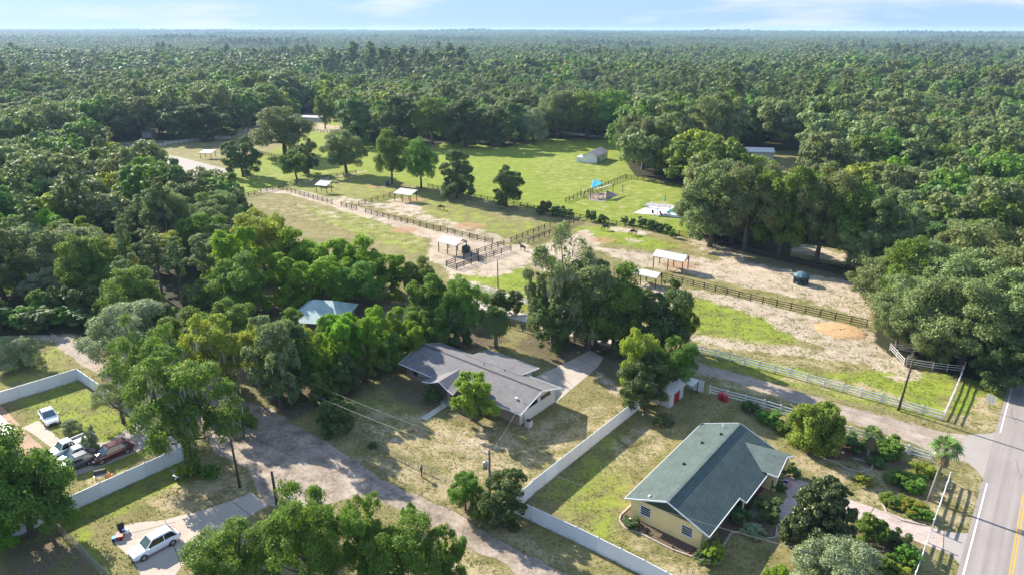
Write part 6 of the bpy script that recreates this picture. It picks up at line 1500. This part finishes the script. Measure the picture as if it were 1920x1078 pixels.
t5 = spole(1112, 352, 336, 'dark post at the peak of the blue sail'); t6 = spole(1107, 372, 354, 'dark post at the low corner of the blue sail')
sail(t5, t6, t2 + Vector((.6, -2.5, -.7)), 'bright blue triangular shade sail over the playground', 'blue_cloth', .06)
sail(t6 + Vector((.4, 0, -.3)), t3, g(1128, 372) + Vector((0, 0, 3.2)), 'beige triangular shade sail under the blue one', 'beige_cloth', .06)
ps = thing('playset', 'dark wooden play set with a slide under the shade sails', 'playset', g(1121, 372), R(10))
b = MB()
for xx in (-1.6, 0, 1.6):
    for yy in (-.9, .9): b.box(xx-.07, xx+.07, yy-.07, yy+.07, 0, 2.3)
b.build('frame', 'dark_wood', ps); b = MB(); b.box(-1.7, 1.7, -1, 1, 1.2, 1.3); b.build('deck', 'old_wood', ps)
b = MB(); b.slab([(1.7, -.4, 1.3), (1.7, .4, 1.3), (4.2, .4, .2), (4.2, -.4, .2)], .08); b.build('slide', 'rust_roof', ps)
b = MB(); b.bar((-1.6, 0, 2.3), (-4.4, 0, 2.3), .12); b.bar((-4.4, 0, 2.3), (-4.6, -1.2, 0), .1); b.bar((-4.4, 0, 2.3), (-4.6, 1.2, 0), .1)
for xx in (-2.4, -3.4): b.bar((xx-.2, 0, 2.3), (xx-.2, 0, .5), .03); b.bar((xx+.2, 0, 2.3), (xx+.2, 0, .5), .03); b.box(xx-.25, xx+.25, -.12, .12, .45, .5)
b.build('swing', 'black_plastic', ps)
sheet('play_area', gl([(1101,366),(1107,377),(1130,379),(1160,366),(1148,360),(1120,362)]), 'gravel', 0.012, .1, 21)
# pool
pw = sheet('pool_water', gl([(1250,398),(1262,390.5),(1330,389),(1345,404),(1300,405)]), 'pool_water', 0.045); 
pg_ = thing('pergola', 'flat grey roofed pergola on thin posts beside the pool', 'pergola', g(1234, 401), R(-20))
b = MB(); b.slab([(-3.6, -1.6, 2.5), (3.6, -1.6, 2.5), (3.6, 1.8, 2.6), (-3.6, 1.8, 2.6)], .1); b.build('roof', 'concrete_grey', pg_)
for xx in (-3.3, 0, 3.3):
    for yy in (-1.4, 1.6): b = MB(); b.box(xx-.06, xx+.06, yy-.06, yy+.06, 0, 2.42); b.build('post', 'dark_wood', pg_)
for i, (x_, y_) in enumerate([(1224, 402), (1240, 404), (1248, 404.5), (1254, 403)]):
    lg = thing('lounge_chair', ['dark patio chair under the left of the pergola', 'round patio stool under the pergola', 'dark patio chair beside the pool, middle one', 'dark patio chair nearest the pool water'][i], 'chair', g(x_, y_), R(40 * i))
    b = MB(); b.box(-.3, .3, -.3, .3, .38, .48); b.build('seat', 'black_plastic', lg); b = MB(); b.slab([(-.3, .3, .45), (.3, .3, .45), (.3, .5, 1.1), (-.3, .5, 1.1)], .06); b.build('backrest', 'black_plastic', lg)
    for xx in (-.26, .26):
        for yy in (-.26, .26): b = MB(); b.box(xx-.03, xx+.03, yy-.03, yy+.03, 0, .38); b.build('leg', 'black_plastic', lg)
P = g(1216, 389); ug = thing('pool_slide', 'turquoise pool slide at the corner of the deck', 'slide', P, R(60))
b = MB(); b.slab([(-.4, 0, 1.9), (.4, 0, 1.9), (.4, 2.6, .3), (-.4, 2.6, .3)], .12); b.build('chute', 'pool_water', ug); b = MB(); b.bar((-.4, -.1, 0), (-.4, 0, 1.9), .08); b.bar((.4, -.1, 0), (.4, 0, 1.9), .08); b.build('ladder', 'galv', ug)
P = g(1246, 385); ug = thing('umbrella', 'pale closed garden umbrella standing behind the pool', 'umbrella', P)
b = MB().tube([(0, 0, 0), (0, 0, 3)], .04, 6); b.build('pole', 'white_paint', ug); b = MB(); b.lathe([(.28, 0), (.22, .6), (.1, 1.5), (.02, 1.8)], (0, 0, 1.3), 10); b.build('canopy', 'pool_water', ug)

# ---------------------------------------------------------------- garden details
for i, (x_, y_) in enumerate([(1351, 748), (1359, 752)]):
    br = thing('barrel', ['red plastic barrel by the white rail fence, left one', 'red plastic barrel by the white rail fence, right one'][i], 'barrel', g(x_, y_))
    b = MB(); b.lathe([(.33, 0), (.38, .15), (.40, .5), (.38, .85), (.34, 1.0)], n=16); b.build('body', 'pink_red', br, smooth=True); b = MB(); b.lathe([(.36, 0), (.36, .05), (.1, .07)], (0, 0, 1.0), 16); b.build('lid', 'pink_red', br)
P = g(737, 350); br = thing('barrel', 'dark blue barrel at the foot of the bushy field tree', 'barrel', g(727, 349)); b = MB(); b.lathe([(.5, 0), (.6, .3), (.6, 1.1), (.5, 1.4)], n=14); b.build('body', 'flag_blue', br); b = MB(); b.lathe([(.52, 0), (.52, .06)], (0, 0, 1.4), 14); b.build('lid', 'black_plastic', br)
# sign by the highway
P = g(1853, 769); sg_ = thing('road_sign', 'square pale sign board on a post at the highway verge', 'sign', P, R(-52))
b = MB(); b.box(-.05, .05, -.05, .05, -.1, 2.3); b.build('post', 'galv', sg_); b = MB(); b.box(-.62, .62, -.09, -.052, 1.25, 2.45); b.build('board', 'siding_white', sg_)
b = MB(); 
for k in range(2): b.box(-.6, .6, -.1, -.092, 1.6 + .4*k, 1.63 + .4*k); b.box(-.22 + .4*k, -.19 + .4*k, -.1, -.092, 1.27, 2.43)
b.build('batten', 'concrete_grey', sg_)
P = g(1852, 722); b = MB()
for k in range(24):
    for j in range(8): a = 6.283*k/24; c_ = 6.283*j/8; rr2 = .42 + .15*math.cos(c_); b.v.append((rr2*math.cos(a), rr2*math.sin(a), .15 + .13*math.sin(c_)))
for k in range(24):
    for j in range(8): b.f.append((k*8+j, ((k+1)%24)*8+j, ((k+1)%24)*8+(j+1)%8, k*8+(j+1)%8)); b.m.append(0)
tag(b.build('tyre_ring', 'white_paint', None, P, smooth=True), 'white painted tyre lying in the shade by the highway', 'tyre')
tag(MB().lathe([(.12, 0), (.17, .1), (.14, .25), (.03, .3)], n=10).build('garden_stone', 'white_paint', None, g(1879, 720)), 'small white stone near the highway edge line', 'stone')
# mail box with a long shadow at the street fence
P = g(791, 893); mb = thing('mailbox', 'dark post mailbox standing in the weeds of the wire fence', 'mailbox', P)
b = MB(); b.box(-.06, .06, -.06, .06, 0, 1.1); b.build('post', 'dark_wood', mb); b = MB(); b.box(-.14, .14, -.25, .25, 1.1, 1.4); b.build('box', 'black_plastic', mb)
P = g(547, 947); mb = thing('mailbox', 'small white mailbox beside the street edge clump', 'mailbox', P)
b = MB(); b.box(-.05, .05, -.05, .05, 0, .9); b.build('post', 'white_paint', mb); b = MB(); b.box(-.12, .12, -.22, .22, .9, 1.15); b.build('box', 'white_paint', mb)
# things on the white car drive
P = g(229, 1001); bk = thing('folding_chair', 'dark folding chair on the edge of the pale concrete drive', 'chair', P, R(30))
b = MB(); b.slab([(-.3, -.3, .45), (.3, -.3, .45), (.3, .3, .45), (-.3, .3, .45)], .05); b.build('seat', 'black_plastic', bk); b = MB(); b.slab([(-.3, .3, .45), (.3, .3, .45), (.35, .5, 1.1), (-.35, .5, 1.1)], .05); b.build('backrest', 'black_plastic', bk)
for xx in (-.28, .28):
    for yy in (-.28, .28): b = MB(); b.bar((xx, yy, 0), (-xx*.6, yy, .45), .035); b.build('leg', 'galv', bk)
P = g(221, 1011); tb_ = thing('toy_car', 'red and blue ride on toy beside the folding chair', 'toy', P, R(20))
b = MB(); b.box(-.1, .55, -.28, .28, .15, .5); b.build('body', 'red_paint', tb_); b = MB(); b.box(-.5, -.11, -.25, .25, .15, .42); b.build('seat', 'blue_cloth', tb_)
for xx in (-.35, .35):
    for yy in (-.3, .3): b = MB(); b.tube([(xx, yy-.05, .15), (xx, yy+.05, .15)], .15, 10); b.build('wheel', 'rubber', tb_)
tag(MB().box(-.3, .3, -.2, .2, 0, .4).box(-.28, .28, -.18, .18, .401, .46).build('storage_box', 'white_paint', None, g(236, 998)), 'small white box behind the folding chair', 'box')
P = g(190, 897); gr = thing('grill', 'dark barrel grill on the neighbour grass by the vinyl fence', 'grill', P, R(25))
b = MB(); b.tube([(-.6, 0, .95), (.6, 0, .95)], .32, 12); b.build('drum', 'black_plastic', gr); b = MB()
for xx in (-.5, .5):
    for yy in (-.25, .25): b.bar((xx, yy*1.5, 0), (xx, yy, .8), .05)
b.build('legs_frame', 'black_plastic', gr); b = MB(); b.slab([(-.6, -.7, .8), (.6, -.7, .8), (.6, -.3, .85), (-.6, -.3, .85)], .04); b.build('shelf', 'galv', gr)
ch_ = thing('garden_chair', 'rusty red garden chair right of the barrel grill', 'chair', g(207, 896), R(200))
b = MB(); b.box(-.3, .3, -.3, .3, .38, .45); b.build('seat', 'terracotta', ch_); b = MB(); b.slab([(-.3, .3, .42), (.3, .3, .42), (.3, .5, 1.0), (-.3, .5, 1.0)], .05); b.build('backrest', 'terracotta', ch_)
for xx in (-.27, .27):
    for yy in (-.27, .27): b = MB(); b.box(xx-.025, xx+.025, yy-.025, yy+.025, 0, .38); b.build('leg', 'terracotta', ch_)
# flower bed edging round the yellow house
def edging(q, label, wd=.16, ht=.12, world=None):
    pts = [g(*p) for p in q]; o = pts[0].copy(); b = MB()
    for a, c in zip(pts[:-1], pts[1:]): b.bar(a - o + Vector((0, 0, ht/2)), c - o + Vector((0, 0, ht/2)), wd, ht)
    t = b.build('bed_edging', 'stone_edge', None, o); tag(t, label, 'edging'); return t
edging([(1184,946),(1164,965),(1161,975),(1172,990),(1200,1000),(1260,1030),(1330,1055),(1350,1055),(1352,1030),(1372,998),(1410,996),(1435,1010),(1455,1008),(1457,988)], 'stone edging curving round the flower bed of the yellow house')
sheet('flower_bed', gl([(1182,950),(1166,966),(1164,975),(1174,988),(1202,997),(1260,1027),(1330,1052),(1348,1052),(1350,1028),(1340,1005),(1312,1028),(1186,966)]), 'mulch', 0.008)
sheet('flower_bed', gl([(1352,1020),(1370,995),(1410,993),(1435,1007),(1453,1005),(1455,990),(1400,966),(1375,960),(1345,995)]), 'mulch', 0.011)
edging([(1405,768),(1430,785),(1465,812),(1500,828),(1545,850)], 'thin edging stones behind the yellow house along the shrub row')
edging([(1547,860),(1570,868),(1590,880),(1612,886),(1634,880),(1636,870),(1615,862),(1600,860)], 'ring of pale stones round the small palm')
sheet('flower_bed', gl([(1540,838),(1565,830),(1595,838),(1600,852),(1575,862),(1548,858)]), 'mulch_red', 0.010, .1, 31)
edging([(1650,935),(1662,960),(1690,975),(1735,985)], 'pale stone edging below the golden shrubs')
for i, (x_, y_, m_, s_) in enumerate([(1179,975,'white_paint',.35),(1214,1000,'black_plastic',.3),(1262,1027,'black_plastic',.25),(1298,1042,'terracotta',.25),(1290,1037,'terracotta',.2),(1415,988,'white_paint',.4),(1580,850,'white_paint',.3),(1205,778,'white_paint',.3),(1256,790,'white_paint',.3)]):
    pt = MB().lathe([(.3*s_, 0), (.42*s_, .2*s_), (.5*s_, .8*s_), (.45*s_, .82*s_), (.3*s_, .6*s_)], n=10)
    tag(pt.build('planter', m_, None, g(x_, y_)), ['white ornament in the bed at the left corner of the yellow house','black pot by the left corner bed','dark pot in the middle of the end wall bed','orange pot, right one of the end wall bed','orange pot, left one of the end wall bed','white ornament in the stone edged front bed','white ornament on the red mulch','white stone at the foot of the lawn fence','white pot in the bed below the shed'][i], 'planter')
# ivy on the oak trunk
fence([g(1030,254), g(1090,256.5), g(1155,262)], 1.2, (0.4, 1.0), 6.0, 'white_paint', 'pale rail fence along the dark trees at the far edge of the pasture', name='rail_fence')
P = g(365, 888); Cc = []; rgq = np.random.default_rng(2); n = 1500; z = rgq.uniform(0, 7, n); a = rgq.uniform(0, 6.283, n); r_ = rgq.uniform(.55, .95, n)
iv = leaf_mesh('ivy', np.stack([r_*np.cos(a), r_*np.sin(a), z], 1), np.stack([np.cos(a), np.sin(a), rgq.normal(size=n)*.4], 1), rgq.uniform(.1, .22, n), 'leaf_green', rgq)
tag(link('ivy', iv, None, P), 'thick ivy wrapped round the trunk of the old oak', 'ivy')
# fallen branch on the lawn
b = MB(); b.tube([(0, 0, .05), (1.2, .3, .1), (2.0, 1.0, .1), (2.2, 1.8, .2)], [.05, .04, .03, .02], 5); b.tube([(1.2, .3, .1), (1.5, -.6, .2)], [.03, .015], 5); b.tube([(.5, .1, .08), (-.4, .9, .12), (-.8, 2.0, .1)], [.04, .03, .015], 5)
tag(b.build('fallen_branch', 'bark', None, g(1172, 838)), 'fallen bare branch on the yellow house lawn', 'branch')
# ---------------------------------------------------------------- haze
hb = MB().box(-9000, 9000, -60, 10600, -2.5, 64)
hm = bpy.data.materials.new('haze'); hm.use_nodes = True; ht = hm.node_tree; ht.nodes.clear()
ho = ht.nodes.new('ShaderNodeOutputMaterial'); hv = ht.nodes.new('ShaderNodeVolumePrincipled'); hv.inputs['Color'].default_value = (0.50, 0.72, 1.0, 1)
hv.inputs['Density'].default_value = 0.00009; hv.inputs['Anisotropy'].default_value = 0.1
ht.links.new(hv.outputs[0], ho.inputs['Volume']); MATS['haze'] = hm
tag(hb.build('haze', 'haze'), 'thin bluish summer haze over the forest', kind='stuff')
